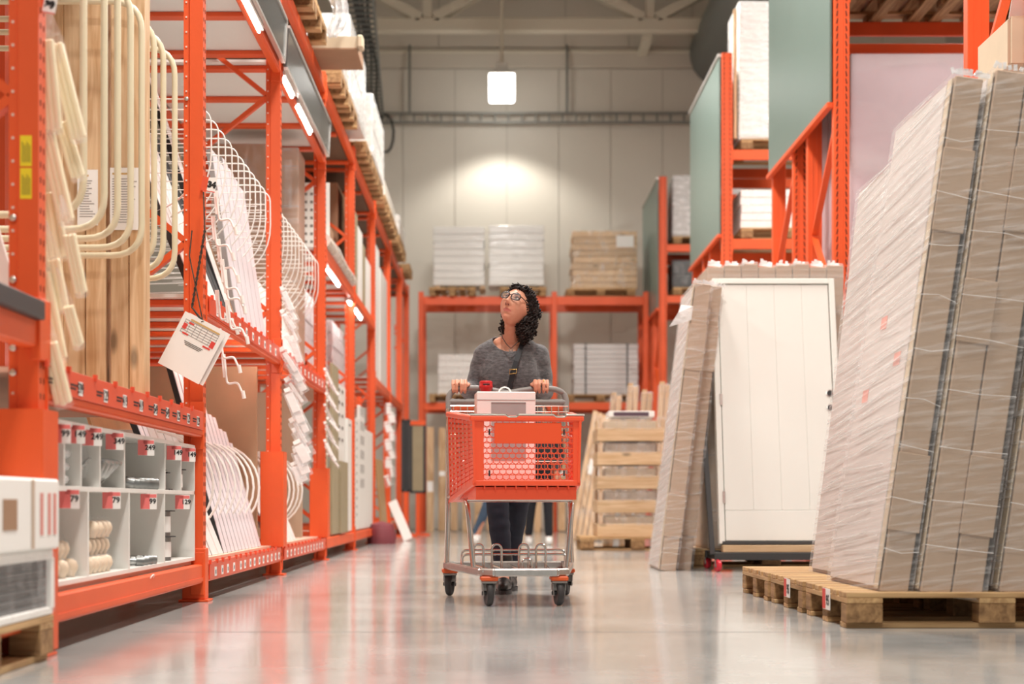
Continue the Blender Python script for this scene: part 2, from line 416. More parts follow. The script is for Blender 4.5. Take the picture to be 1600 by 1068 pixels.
for q in range(4):
    pts = [(xl(Y)-.08-.07*q+.03*math.sin(Y*1.3+q), Y, 7.70+.02*math.sin(Y*2+q)) for Y in [19+i*.5 for i in range(19)]]
    MB().tube(pts, .025, 6).build('cable', DARKGREY, cl, smooth=60)
MB().tube([(-2.0-.25*math.cos(a)*.6, YW-.3, 7.3+.35*math.sin(a)) for a in [i*.5 for i in range(13)]], .025, 6).build('cable', DARKGREY, cl, smooth=60)
dm = MB().tube([(4.25, 17, 8.85), (4.25, YW-.03, 8.85)], .62, 24)
solo(dm, 'ventilation_duct', DUCT, 'big round grey ventilation duct near the roof by the end wall', 'duct', smooth=40, base=(4.25, 23, 8.23))
# the lamp in view
YL = 27.1; lx, lz = PX(784, YL), PZ(137, YL); s2 = .225
lp = thing('ceiling_lamp', 'glowing square high-bay lamp hanging on a rod before the end wall', 'lamp', (lx, YL, lz-s2))
MB().box(lx-s2, lx+s2, YL-s2, YL+s2, lz-s2*.98, lz+s2-.03, .03).build('diffuser', LAMPGLOW, lp)
MB().box(lx-s2-.01, lx+s2+.01, YL-s2-.01, YL+s2+.01, lz+s2-.03, lz+s2+.02, .01).box(lx-.11, lx+.11, YL-.11, YL+.11, lz+s2+.02, lz+s2+.2, .02).build('housing', LAMPBODY, lp)
MB().tube([(lx, YL, lz+s2+.2), (lx, YL, 11)], .03).build('rod', BEAMCREAM, lp, smooth=40)
sp = bpy.data.lights.new('lamp_light', 'SPOT'); sp.energy = 190; sp.spot_size = math.radians(124); sp.spot_blend = .45; sp.color = (1, .96, .88); sp.shadow_soft_size = .12
so = bpy.data.objects.new('lamp_light', sp); COL.objects.link(so); so.location = (lx, YL+.45, lz-s2-.05)

# ------------------------------------------------------------------ pallets
def pallet_proto():
    t = thing('pallet', 'pallet', 'pallet', (0, 0, 0))          # 1.2 along X, 0.8 along Y, base centre at origin
    for y in (-.33, 0, .33): MB().box(-.6, .6, y-.05, y+.05, 0, .022, .003).build('bottom_board', PAL_X, t, local=True)
    blk = MB().box(-.0725, .0725, -.05, .05, .022, .1, .004).mesh('block', PAL_B)
    for x in (-.5275, 0, .5275):
        for y in (-.35, 0, .35):
            o = bpy.data.objects.new('block', blk); COL.objects.link(o); o.location = (x, y*.999, 0); o.parent = t
        MB().box(x-.0725, x+.0725, -.4, .4, .1, .122, .003).build('stringer', PAL_Y, t, local=True)
    for y, wd in ((-.3275, .145), (-.165, .1), (0, .145), (.165, .1), (.3275, .145)):
        MB().box(-.6, .6, y-wd/2, y+wd/2, .122, .144, .003).build('top_board', PAL_X, t, local=True)
    return t
PAL = pallet_proto(); PAL_USED = [False]
def pallet(x, y, z, rot, label, group=None):
    if not PAL_USED[0]:
        PAL_USED[0] = True; PAL.location = (x, y, z); PAL.rotation_euler.z = rot; PAL['label'] = label; WP[PAL.name] = Vector((x, y, z))
        if group: PAL['group'] = group
        return PAL
    r = clone(PAL, (x, y, z), rot, label)
    if group: r['group'] = group
    return r

# ------------------------------------------------------------------ left shelving run
XF = -1.47; DEP = 1.1; XB = XF-DEP
PY = [4.955+2.8*i for i in range(8)]+[26.5]
lr = thing('pallet_rack', 'long orange steel shelving run with many bays beside the aisle', 'shelving', (XF, PY[0], 0))
prof = [(0, 0), (0, .08), (-.1, .08), (-.1, .014), (-.072, .014), (-.066, 0)]
PH = 4.25
postm = MB().prism(prof, (1, 0, 0), (0, 1, 0), (0, 0, PH)).mesh('post', ORANGE)
dots = MB()
for i in range(int(PH/.075)):
    z = .1+i*.075; dots.box(-.090, -.082, .010, .016, z, z+.008)
dotm = dots.mesh('slot_row', SLOTLIGHT)
slots = MB()
for i in range(int(PH/.05)):
    z = .08+i*.05
    for y in (.016, .052): slots.obox((0.0, y+.006, z+.015), (.0015, 0, 0), (0, .003, .0015), (0, -.0015, .009))
slotm = slots.mesh('slot_row', DARKSLOT)
def lpost(x, y, front=True):
    o = bpy.data.objects.new('post', postm); COL.objects.link(o); o.parent = lr; o.location = Vector((x, y, 0))-WP[lr.name]
    for mm in ((dotm, slotm) if front else ()):
        c = bpy.data.objects.new('slot_row', mm); COL.objects.link(c); c.parent = o; c['kind'] = 'stuff'
    WP[o.name] = Vector((x, y, 0)); return o
posts = []
for i, y in enumerate(PY):
    p = lpost(XF, y); posts.append(p); lpost(XB+.1, y, False)
    MB().box(XF-.12, XF+.03, y-.02, y+.11, 0, .012, .002).build('base_plate', ORANGE, p)
    if i in (0, 1): MB().box(XF-.105, XF+.012, y-.006, y+.088, .012, .27 if i else .1, .004).build('foot_sleeve', ORANGE, p)
    z = .35; sgn = 1
    while z < 3.9:
        a, b_ = (XF-.1, XB+.1) if sgn > 0 else (XB+.1, XF-.1)
        MB().beam((a, y+.04, z), (b_, y+.04, z+.72), .03, .045, up=(0, 1, 0)).build('brace', ORANGE, lr); z += .74; sgn = -sgn
    MB().box(XB+.1, XF-.1, y+.03, y+.06, .2, .25).build('brace', ORANGE, lr)
def guard(y, z0, z1, wd=.2, out=.03):
    return MB().prism([(out, -.05), (out, .12), (-.13, .12), (-.13, -.05), (-.125, -.056), (out-.005, -.056)], (1, 0, 0), (0, 1, 0), (0, 0, z1-z0))
def add_guard(i, z0, z1):
    g = guard(PY[i], z0, z1); g.v = [v+Vector((XF, PY[i], z0)) for v in g.v]
    g.build('post_guard', ORANGE, posts[i])
add_guard(0, .02, .80); add_guard(2, .2, .85); add_guard(3, .2, .80)
def beam_y(i, z0, z1, x=XF, th=.05, name='beam', m=None, j=None):
    y0, y1 = PY[i]+.08, PY[(j if j else i+1)]
    b = MB().box(x-th, x, y0, y1, z0, z1, .006)
    b.box(x-.002, x+.004, y0+.004, y1-.004, z0+.012, z0+.03)
    o = b.build(name, m or ORANGE, lr)
    for y in (y0, y1-.012):
        MB().box(x-.06, x+.006, y, y+.012, z0-.06, z1+.06, .002).build('end_plate', ORANGE, o)
    return o
LV_BOT = (.095, .19)
for i in range(8): beam_y(i, *LV_BOT); beam_y(i, .10, .19, XB+.05)
for i in range(8): beam_y(i, 4.06, 4.18); beam_y(i, 4.06, 4.18, XB+.05)
beam_y(0, .83, .95); beam_y(0, .83, .95, XB+.05)
for i in (1, 2): beam_y(i, 1.45, 1.57); beam_y(i, 1.45, 1.57, XB+.05); beam_y(i, 3.45, 3.55); beam_y(i, 3.45, 3.55, XB+.05)
for i in (3, 4): beam_y(i, 2.62, 2.74); beam_y(i, 2.62, 2.74, XB+.05); beam_y(i, 1.45, 1.57, XB+.05)
for i in (5, 6): beam_y(i, 1.95, 2.07); beam_y(i, 1.95, 2.07, XB+.05)
beam_y(7, 1.45, 1.57)
DECKW = mat('deck_wood_pink', S(226, 190, 168), .6, var=.1, vscale=4)
def deck(i, z, m, th=.018, y0=None, y1=None, bars=0, barz=None):
    y0 = y0 if y0 else PY[i]+.1; y1 = y1 if y1 else PY[i+1]-.02
    MB().box(XB+.06, XF-.055, y0, y1, z, z+th).build('shelf_deck', m, lr)
    for k in range(bars):
        y = y0+.12+(y1-y0-.24)*k/(bars-1)
        MB().box(XB+.05, XF-.05, y-.045, y+.045, z-.030, z-.001, .004).build('cross_bar', ORANGE, lr)
for i in range(7): deck(i, .19, DECKW)
deck(0, .93, DECKW)
for i in (1, 2): deck(i, 1.55, WHITE, bars=6); deck(i, 3.555, WHITE, bars=4)
for i in (3, 4): deck(i, 2.72, WHITE, bars=5)
for i in (5, 6): deck(i, 2.05, WHITE, bars=4)
DARKDECK = mat('dark_deck', S(112, 84, 64), .7, var=.2, vscale=6)
for i in (2, 3, 4, 5, 6, 7): deck(i, 4.06, DARKDECK, bars=3)
for i in (0,): deck(i, 3.555, WHITE, bars=4); beam_y(0, 3.45, 3.55)
for i in (3, 4):
    beam_y(i, 1.64, 1.75, -1.64)
    MB().box(XB+.06, -1.69, PY[i]+.1, PY[i+1]-.02, 1.75, 1.768).build('shelf_deck', DECKW, lr)
# the bay nearer than the first post: one beam with a black ticket strip
MB().box(XF-.06, XF, 2.15, 4.955, 1.00, 1.09, .006).build('beam', ORANGE, lr)
MB().box(XF-.02, XF+.03, 2.15, 4.93, 1.085, 1.145, .004).build('ticket_strip', DARKGREY, lr)
MB().box(XF-.02, XF+.012, PY[0]-.02, PY[0]+.1, .96, 1.16, .003).build('end_plate', ORANGE, lr)
MB().box(XF-.06, XF, 2.15, 4.955, .095, .19, .006).build('beam', ORANGE, lr)
solo(MB().beam((XF-.16, 4.6, .145+.05), (XF-.42, 4.6, 2.6), .25, .03, up=(0, 1, 0), b=.003), 'board', PINE_Z, 'pale pine board leaning in the bay before the first orange post', 'board')
# label holders with tickets
PRICES = ['599', '599', '129', '419', '419', '549', '549', '129', '129', '129']
def ticket_row(i, z0, z1, ys, prices=None, th=.006, tw=.055, fold=True):
    y0, y1 = PY[i]+.14, PY[i+1]-.04
    h = MB().box(XF+.004, XF+.010, y0, y1, z0, z1, .001)
    for y in ys: h.box(XF+.004, XF+.018, y-.16, y-.14, z1-.012, z1+.012)
    h = h.build('label_holder', LABELRED, lr)
    for k, y in enumerate(ys):
        t = MB().box(XF+.0102, XF+.012, y-tw/2, y+tw/2, z0+.012, z1-.03).build('price_ticket', PAPER, h)
        if prices:
            textobj(prices[k], (XF+.0125, y, (z0+z1)/2-.01), .052, INK, h, ROT_XP, bold=.0022)
            MB().box(XF+.0102, XF+.0112, y-tw/2-.1, y-tw/2-.012, z1-.05, z1-.043).box(XF+.0102, XF+.0112, y-tw/2-.1, y-tw/2-.03, z1-.062, z1-.056).build('print_line', INK, h, kind='stuff')
        else:
            MB().box(XF+.0122, XF+.0126, y-tw*.28, y+tw*.28, z0+.024, z1-.045).build('print_block', GREYINK, t)
ys0 = [5.19+.265*k for k in range(10)]
ticket_row(0, .865, .955, [5.16, 5.42, 5.77, 6.07, 6.35, 6.62, 6.86, 7.10, 7.33, 7.57], PRICES)
ticket_row(1, .105, .195, [8.05, 8.25, 8.42, 8.62, 8.85, 9.0, 9.2, 9.36, 9.55, 9.72, 9.9, 10.08, 10.26, 10.42])
ticket_row(1, 1.47, 1.56, [8.1+.24*k for k in range(10)])
ticket_row(2, .105, .195, [10.85+.2*k for k in range(12)])
ticket_row(2, 1.47, 1.56, [10.9+.24*k for k in range(10)])
# bolts and stickers on the first posts
for i, zz in ((0, (.92, 1.0, 1.42, 1.22)), (1, (2.54, 1.2, .35))):
    for z in zz: MB().lathe([(.0, 0), (.011, 0), (.011, .006), (.004, .009)], (XF-.084, PY[i]+.008, z), 10, (0, -1, 0)).build('bolt', BOLT, posts[i], smooth=40)
for z0, z1 in ((PZ(258, 4.94), PZ(210, 4.94)), (PZ(309, 4.94), PZ(261, 4.94))):
    x0, x1 = PX(31, 4.95), PX(49, 4.95)
    st = MB().box(x0, x1, PY[0]-.0022, PY[0]-.0002, z0, z1).build('warning_sticker', YELLOW, posts[0])
    pr = MB()
    for k in range(6): pr.box(x0+.006+k*.005, x0+.008+k*.005, PY[0]-.003, PY[0]-.0021, z0+.012, z1-.02-.006*(k % 3))
    pr.build('print', mat('sticker_print', S(120, 110, 50), .6), st, kind='stuff')

# ------------------------------------------------------------------ header signs and tubes on the run
for j, (ya, yb, nm) in enumerate(((7.9, 10.5, 'over the wire divider bay'), (10.62, 13.3, 'beside the overhanging flat carton'))):
    t = thing('header_sign', f'long dark header sign with pale metal edge {nm}', 'sign', (XF, ya, 3.5))
    zb = 3.51 if j else 3.52
    a = Vector((XF+.03, 0, zb)); b_ = Vector((XF+.045, 0, zb+.27))
    MB().obox(((a.x+b_.x)/2, (ya+yb)/2, (a.z+b_.z)/2), ((b_.x-a.x)/2, 0, (b_.z-a.z)/2), (0, (yb-ya)/2, 0), (.006, 0, -.002)).build('sign_face', SIGNFACE, t)
    MB().beam((a.x, ya, a.z-.008), (a.x, yb, a.z-.008), .03, .02).build('bottom_edge', ALU, t)
    MB().beam((b_.x, ya, b_.z+.008), (b_.x, yb, b_.z+.008), .03, .02).build('top_edge', ALU, t)
    MB().beam((a.x, yb, a.z), (b_.x, yb, b_.z), .02, .03, up=(1, 0, 0)).build('end_edge', ALU, t)
def tube_lamp(x, y0, y1, z, label):
    t = thing('tube_lamp', label, 'lamp', (x, y0, z), group='tube lamps under the shelves')
    MB().tube([(x, y0, z), (x, y1, z)], .010).build('tube', TUBE, t, smooth=40)
    MB().box(x-.025, x+.025, y0-.03, y1+.03, z+.014, z+.04).build('fitting', WHITE, t)
for y0, y1, nm in ((8.5, 9.64, 'behind the first header sign'), (10.7, 11.2, 'at the joint of the header signs'), (11.45, 12.3, 'behind the end of the second header sign')):
    tube_lamp(XF-.005, y0, y1, 3.455, 'lit tube lamp under the top shelf, '+nm)
tube_lamp(XF-.07, 8.9, 10.3, 1.49, 'lit tube lamp under the middle shelf close before the second guarded post')
tube_lamp(XF-.06, 11.5, 12.6, 1.475, 'lit tube lamp under the middle shelf above the hanging white packs')
tube_lamp(XF-.04, 13.9, 14.9, 2.60, 'lit tube lamp under the raised white shelf at the knobbly white roll')
tube_lamp(XF-.04, 15.95, 17.4, 2.58, 'long lit tube lamp under the far raised white shelf')
# ------------------------------------------------------------------ first bay: white cubby unit and what lies in it
YA, YB, XC0, XC1 = 5.04, 7.73, XF-.42, XF-.035
ZC = (.21, .55, .78)
cb = thing('cubby_unit', 'white open cubby unit on the bottom shelf of the nearest bay', 'shelf unit', ((XC0+XC1)/2, (YA+YB)/2, .208))
for z, nm in ((ZC[0], 'bottom_panel'), (ZC[1], 'middle_shelf'), (ZC[2], 'top_panel')):
    MB().box(XC0, XC1, YA, YB, z-.009 if z > .3 else z, z+.009 if z > .3 else z+.018, .001).build(nm, WHITE, cb)
MB().box(XC0, XC0+.006, YA, YB, ZC[0]+.018, ZC[2]).build('back_panel', WHITE, cb)
for y in (YA+.009, YB-.009): MB().box(XC0+.006, XC1, y-.009, y+.009, ZC[0]+.018, ZC[2]-.009, .001).build('end_panel', WHITE, cb)
LOWD = (5.70, 6.34, 7.02); UPD = (5.38, 5.60, 5.87, 6.26, 7.03, 7.39)
for y in LOWD: MB().box(XC0+.006, XC1, y-.008, y+.008, ZC[0]+.018, ZC[1]-.009, .001).build('divider', WHITE, cb)
for y in UPD: MB().box(XC0+.006, XC1, y-.008, y+.008, ZC[1]+.009, ZC[2]-.009, .001).build('divider', WHITE, cb)
# price cards hanging on the cubbies
CARDS = [(94, 677, '99', 'nearest upper cubby'), (117, 678, '149', 'second upper cubby'), (144, 682, '249', 'upper cubby of silver brackets'),
         (179, 689, '349', 'upper cubby of silver fittings'), (228, 699, '249', 'wide upper cubby with the round disc'), (272, 707, '149', 'narrow upper cubby with dark holders'),
         (294, 710, '149', 'last upper cubby'), (108, 779, '79', 'lower cubby nearest the post guard'), (174, 781, '79', 'lower cubby of stacked wooden knobs'),
         (232, 783, '99', 'lower cubby with loose metal rods'), (285, 784, '129', 'last lower cubby, above the tins')]
for px, py, tx, nm in CARDS:
    xx = XF-.028; Y = F*xx/(px-CX); z = PZ(py, Y); wd, ht = .036, .034
    u = Vector((.90, .43, 0)); n = Vector((.43, -.90, 0))
    c = Vector((xx, Y, z))
    t = thing('price_card', f'small red and white price card over the {nm}', 'price card', tuple(c-Vector((0, 0, ht))), group='price cards on the cubbies')
    MB().obox(c, u*wd, n*.0008, (0, 0, ht)).build('card', PAPER, t)
    MB().obox(c+n*.0012-u*wd*.42, u*wd*.56, n*.0004, (0, 0, ht*.96)).build('red_print_or_reflection', PINKP, t)
    MB().obox(c+n*.0012+u*wd*.3+Vector((0, 0, ht*.7)), u*wd*.66, n*.0004, (0, 0, ht*.22)).build('red_print_or_reflection', PINKP, t)
    textobj(tx, c+n*.0020+u*wd*.5, .03, INK, t, (PI/2, 0, math.atan2(u.y, u.x)), bold=.001)
    MB().tube([c+Vector((0, 0, ht)), Vector((xx, Y, (ZC[2] if py < 740 else ZC[1])-.002))], .0012, 5).build('string', PAPER, t)
KNOB = mat('turned_pine', S(236, 212, 182), .5, var=.1, vscale=20)
SILV = mat('silver_fitting', S(196, 198, 196), .3, .85, var=.3, vscale=40)
TIN = mat('tin_grey', S(150, 152, 150), .35, .8, var=.2, vscale=20)
def knob(x, y, z, label, r=.032):
    t = thing('wooden_finial', label, 'knob', (x, y, z), group='bagged wooden knobs')
    MB().lathe([(.0, 0), (r*.6, 0), (r*.62, r*.25), (r*.95, r*.8), (r, r*1.2), (r*.8, r*1.8), (r*.3, r*2.05)], (x, y, z), 14).build('knob', KNOB, t, smooth=50)
    MB().lathe([(r*.7, 0), (r*1.08, r*.7), (r*1.12, r*1.3), (r*.8, r*2.0), (r*.2, r*2.3), (r*.3, r*2.7)], (x, y, z), 10).build('bag', CLEARP, t, smooth=60)
kz = ZC[0]+.019
for k in range(5):
    knob(-1.56-.07*(k % 2), 5.40+.06*k, kz, f'{ORD[k]} bagged wooden finial, floor row, cubby by the post guard, counted away')
for k in range(3):
    knob(-1.58, 5.47+.065*k, kz+.067, f'{ORD[k]} bagged wooden finial, top row, cubby by the post guard, counted away')
n_ = 0
for lay, cnt in ((0, 5), (1, 5), (2, 4)):
    for k in range(cnt):
        knob(-1.55-.02*(lay % 2), 5.84+.068*k+.03*lay, kz+lay*.068, f'{ORD[k]} bagged wooden finial in the {("floor", "middle", "top")[lay]} layer of the three-layer cubby, counted away')
def rod(p0, p1, r, label, grp, m=SILV):
    p0, p1 = Vector(p0), Vector(p1); d = (p1-p0)
    t = thing('metal_rod', label, 'rod', tuple(p0), group=grp)
    MB().tube([p0, p1], r, 10).build('shaft', m, t, smooth=40)
    MB().tube([p1, p1+d*.12], r*1.35, 10).build('end_cap', TIN, t, smooth=40)
for k in range(4):
    rod((-1.80, 6.50+.05*k, kz+.03+.015*(k % 2)), (-1.545, 6.62+.075*k, kz+.018), .016, f'{ORD[k]} silver rod lying in the lower cubby of loose rods, counted away', 'loose rods in the lower cubby')
uz = ZC[1]+.0095
for k in range(6):
    rod((-1.82, 6.36+.06*k, uz+.07-.006*k), (-1.55, 6.45+.085*k, uz+.024), .022, f'{ORD[k]} wrapped silver leg in the wide upper cubby, counted away', 'silver legs in the wide cubby')
dsc = MB().lathe([(.0, 0), (.075, 0), (.078, .008), (.07, .03), (.0, .034)], (-1.63, 6.46, uz+.135), 22, (.75, -.6, .2))
solo(dsc, 'mounting_disc', TIN, 'round grey mounting disc standing on the silver legs in the wide cubby', 'disc', smooth=40)
for k in range(4):
    t = thing('metal_bracket', f'{ORD[k]} crumpled-wrapped silver bracket in its upper cubby, counted away', 'bracket', (-1.58, 5.645+.055*k, uz), group='silver brackets')
    y = 5.645+.055*k; a = random.uniform(-.3, .3)
    MB().beam((-1.66, y, uz+.004), (-1.53, y+.01, uz+.05+.02*k), .035, .008, b=.002).build('foot_plate', SILV, t)
    MB().beam((-1.60, y, uz+.02), (-1.57+a*.1, y+.02, uz+.15), .03, .03, up=(0, 1, 0), b=.004).build('arm', SILV, t)
    MB().ell((-1.57, y+.01, uz+.09), (.04, .03, .07), n=9, m=6).build('wrap', CLEARP, t, smooth=70)
for k in range(4):
    t = thing('pipe_fitting', f'{ORD[k]} silver pipe fitting in the upper cubby beside the brackets, counted away', 'fitting', (-1.57, 5.95+.07*k, uz), group='silver fittings')
    y = 5.95+.07*k
    MB().tube([(-1.64, y, uz+.03), (-1.58, y, uz+.035), (-1.545, y+.02, uz+.05+.01*k), (-1.53, y+.04, uz+.10)], .02, 10).build('elbow', SILV, t, smooth=50)
    MB().lathe([(.0, 0), (.028, 0), (.028, .012), (.0, .012)], (-1.53, y+.04, uz+.098), 12, (.2, .2, 1)).build('collar', SILV, t, smooth=40)
for k in range(3):
    t = thing('plastic_pouch', f'{ORD[k]} clear pouch of white parts in the second upper cubby, counted from its floor', 'pouch', (-1.57, 5.49, uz+.045*k), group='pouches in the second cubby')
    MB().ell((-1.57, 5.49+.01*k, uz+.024+.046*k), (.05, .07, .023), n=12, m=6).build('pouch', FILMW, t, smooth=60)
    MB().box(-1.60, -1.55, 5.46, 5.52, uz+.010+.046*k, uz+.034+.046*k, .004).build('contents', WHITE, t)
for k in range(3):
    y = 7.10+.09*k
    t = thing('shelf_holder', f'{ORD[k]} dark metal holder in the narrow upper cubby, counted away', 'holder', (-1.56, y, uz), group='dark metal holders')
    MB().box(-1.62, -1.53, y-.03, y+.03, uz, uz+.006).build('plate', DARKGREY, t)
    MB().tube([(-1.57, y, uz+.006), (-1.57, y, uz+.10-.01*k)], .017, 10).build('stem', TIN, t, smooth=40)
    MB().box(-1.60, -1.54, y-.025, y+.025, uz+.10-.01*k, uz+.106-.01*k).build('plate', DARKGREY, t)
def tin(x, y, z, r, h, label):
    t = thing('metal_tin', label, 'tin', (x, y, z), group='tins in the last cubbies')
    MB().lathe([(.0, 0), (r, 0), (r, h), (0, h)], (x, y, z), 20).build('can', TIN, t, smooth=40)
    MB().lathe([(.0, 0), (r*1.45, 0), (r*1.45, .005), (0, .005)], (x, y, z+h), 20).build('rim_plate', DARKGREY, t, smooth=40)
    MB().lathe([(r*1.01, h*.15), (r*1.02, h*.2), (r*1.02, h*.75), (r*1.01, h*.8)], (x, y, z), 20).build('paper_band', PAPER, t, smooth=40)
tin(-1.57, 7.22, kz, .05, .11, 'grey tin with a flanged plate at the floor of the last lower cubby')
tin(-1.57, 7.22, kz+.115, .048, .115, 'grey tin stacked on top of another tin in the last lower cubby')
tin(-1.62, 7.40, kz, .04, .09, 'small pale tin behind the stacked tins in the last lower cubby')
tin(-1.57, 7.54, uz, .04, .10, 'small flanged tin alone in the last upper cubby')
solo(MB().tube([(-1.475+.012*math.cos(a)*1.0, 6.60+.03*math.sin(a), .17+.022*math.cos(a)) for a in [i*.5 for i in range(20)]], .0025, 6), 'plastic_curl', WHITEWIRE, 'little curl of clear strapping caught on the lowest orange beam', 'strap', smooth=60)

# timber in the first bay
for k, (pa, pb, zt, dy) in enumerate(((202, 226, 3.40, 0), (173, 201, 3.38, .006), (134, 165, 3.36, .004), (99, 133, 3.40, .012), (62, 98, 3.3, .0), (24, 61, 3.35, .006))):
    Y0 = 6.645+dy
    solo(MB().box(PX(pa, Y0), PX(pb, Y0), Y0, 6.75, .949, zt, .003), 'timber_plank', PINE_Z, f'upright knotty pine plank behind the cream hoops, {ORD[k]} counted from the aisle', 'plank', 'upright pine planks')
def sheet(px0, px1, py0, py1, Y, label):
    x0, x1, z0, z1 = PX(px0, Y), PX(px1, Y), PZ(py1, Y), PZ(py0, Y)
    t = thing('info_sheet', label, 'paper sheet', (x0, Y, z0))
    MB().box(x0, x1, Y-.0012, Y, z0, z1).build('paper', PAPER, t)
    MB().box(x0+.01, x1-.04, Y-.0018, Y-.0013, z1-.03, z1-.022).build('heading', mat('print_tan', S(206, 170, 110), .6), t)
    pr = MB(); z = z1-.05
    while z > z0+.03:
        pr.box(x0+.01, x0+.01+(x1-x0-.02)*random.uniform(.55, 1), Y-.0018, Y-.0013, z, z+.0035); z -= .011
    pr.build('text_lines', GREYINK, t, kind='stuff')
sheet(121, 153, 265, 352, 6.644, 'printed white info sheet on the inner pine planks')
sheet(172, 218, 262, 359, 6.643, 'printed white info sheet on the outer pine planks')
pl = MB().beam((-1.60, 5.35, .955), (-1.80, 5.20, 1.75), .05, .018, up=(0, 1, 0), b=.002)
solo(pl, 'moulding_strip', WHITEB, 'white moulding strip leaning behind the hanging cream packs', 'moulding')
solo(MB().beam((-1.56, 5.52, .955), (-1.62, 5.45, 1.42), .16, .02, up=(1, 0, 0), b=.002), 'board', PINE_Z, 'short pine board leaning low behind the hanging cream packs', 'board')
# cream tubular hoops
def rounded(pts, r, n=6):
    out = [Vector(pts[0])]
    for i in range(1, len(pts)-1):
        p = Vector(pts[i]); a = (Vector(pts[i-1])-p).normalized(); b = (Vector(pts[i+1])-p).normalized()
        rr = r[i-1] if isinstance(r, (list, tuple)) else r
        A, B = p+a*rr, p+b*rr
        for q in range(n+1):
            t = q/n; out.append(A*(1-t)**2+p*2*t*(1-t)+B*t*t)
    out.append(Vector(pts[-1])); return out
XH = -1.505
for i, Y in enumerate((5.63, 5.93, 6.14, 6.36, 6.56, 6.80, 6.99, 7.24)):
    zt, zb_ = 2.64, 1.555
    t = thing('hoop_divider', f'cream tubular hoop divider, {ORD[i]} in its row counted away from the first post', 'divider', (XB+.08, Y, zb_), group='cream hoop dividers')
    MB().tube(rounded([(XB+.08, Y, zt), (XH, Y, zt), (XH, Y, zb_), (XB+.08, Y, zb_)], .13), .0135, 10).build('hoop', CREAM, t, smooth=60)
    for z in (zt, zb_): MB().box(XB+.05, XB+.08, Y-.03, Y+.03, z-.03, z+.03, .002).build('mount_plate', CREAM, t)
for z in (1.555, 2.64): MB().box(XB+.01, XB+.05, PY[0]+.08, PY[1], z-.03, z+.03).build('back_rail', ORANGE, lr)
# cream moulding packs hung on the first post
PACKS = [((70, 62), (84, 203), 24), ((86, 68), (123, 216), 22), ((96, 190), (122, 276), 20), ((72, 205), (104, 345), 22), ((76, 300), (92, 400), 27),
         ((108, 366), (127, 457), 17), ((82, 405), (97, 482), 20), ((106, 478), (123, 538), 15), ((66, 425), (93, 560), 22), ((76, 535), (99, 630), 25)]
CRM = mat('cream_moulding', S(250, 234, 196), .4, var=.03, vscale=5)
for i, (a, b, wpx) in enumerate(PACKS):
    Y = 5.06+.022*((i*4) % 9); A = at(a[0], a[1], Y); B = at(b[0], b[1], Y+.05); wd = wpx*1.18*Y/F
    t = thing('moulding_pack', f'wrapped cream moulding pack, {ORD[i]} from the top on the first post', 'moulding pack', tuple(B), group='hanging cream moulding packs')
    d = (B-A).normalized(); u = d.cross(Vector((0, 1, 0))).normalized()
    for q in range(3):
        c0 = A+u*wd*(q-1)*.31; MB().beam(c0, B+u*wd*(q-1)*.31+d*(.006*(q % 2)), wd*.30, .028, up=(0, 1, 0), b=.004).build('moulding', CRM, t)
    MB().beam(A-d*.03, B+d*.018, wd*1.06, .036, up=(0, 1, 0), b=.012).build('film', CLEARP, t)
    top = A-d*.03
    MB().add([top+u*wd*.5, top-u*wd*.5, top-d*.10+u*wd*.12, top-d*.10-u*wd*.12, top+u*wd*.5+Vector((0, .004, 0)), top-u*wd*.5+Vector((0, .004, 0)), top-d*.10+u*wd*.12+Vector((0, .004, 0)), top-d*.10-u*wd*.12+Vector((0, .004, 0))],
             [(0, 1, 3, 2), (4, 6, 7, 5), (0, 2, 6, 4), (1, 5, 7, 3), (2, 3, 7, 6), (0, 4, 5, 1)]).build('hang_tab', CLEARP, t)
# flag price signs on posts
def flag(px, py, Y, wpx, hpx, tx, label, tilt=0.18):
    c = at(px, py, Y); wd, ht = wpx*Y/F/2, hpx*Y/F/2
    u = Vector((math.cos(tilt), 0, -math.sin(tilt))); v = Vector((math.sin(tilt), 0, math.cos(tilt)))
    t = thing('price_flag', label, 'price sign', tuple(c))
    MB().obox(c, u*wd, (0, .002, 0), v*ht).build('card', PAPER, t)
    MB().obox(c-u*wd*1.75, u*wd*.75, (0, .0021, 0), v*ht).build('red_tab', LABELRED, t)
    MB().obox(c-v*ht*.95+Vector((0, -.0026, 0)), u*wd, (0, .0005, 0), v*ht*.06).build('red_line', REDP, t)
    textobj(tx, c+Vector((0, -.0035, 0)), ht*1.15, INK, t, Euler((PI/2, tilt, 0)), bold=.003)
flag(78, 8, 5.0, 20, 26, '39', 'white price flag reading 39 at the top of the first post')
flag(331, 289, 7.74, 13, 22, '34', 'small white price flag reading 34 on the second post')
# paper price card on a cord at the second post
t = thing('hanging_card', 'white laminated price list hanging askew on a twisted cord at the second post', 'price list', tuple(at(300, 600, 7.62)))
c = at(300, 543, 7.62); ang = math.radians(-28); u = Vector((math.cos(ang), .12, math.sin(ang))).normalized(); v = Vector((-math.sin(ang), 0, math.cos(ang))); nn = u.cross(v)*1
wd, ht = .112, .145
for j, (off, zz) in enumerate(((Vector((.018, .02, -.006)), 0), (Vector((0, 0, 0)), 1))):
    MB().obox(c+off, u*wd, nn*.0012, v*ht).build('laminated_sheet', PAPER, t)
fn = -nn if nn.y > 0 else nn
tb = MB()
for r_ in range(6): tb.obox(c+fn*.002+v*ht*(.78-.09*r_)+u*wd*.0, u*wd*.82, fn*.0004, v*ht*.008)
for q in range(7): tb.obox(c+fn*.002+v*ht*.55+u*wd*(-.8+.266*q), u*wd*.008, fn*.0004, v*ht*.24)
tb.build('table_lines', GREYINK, t, kind='stuff')
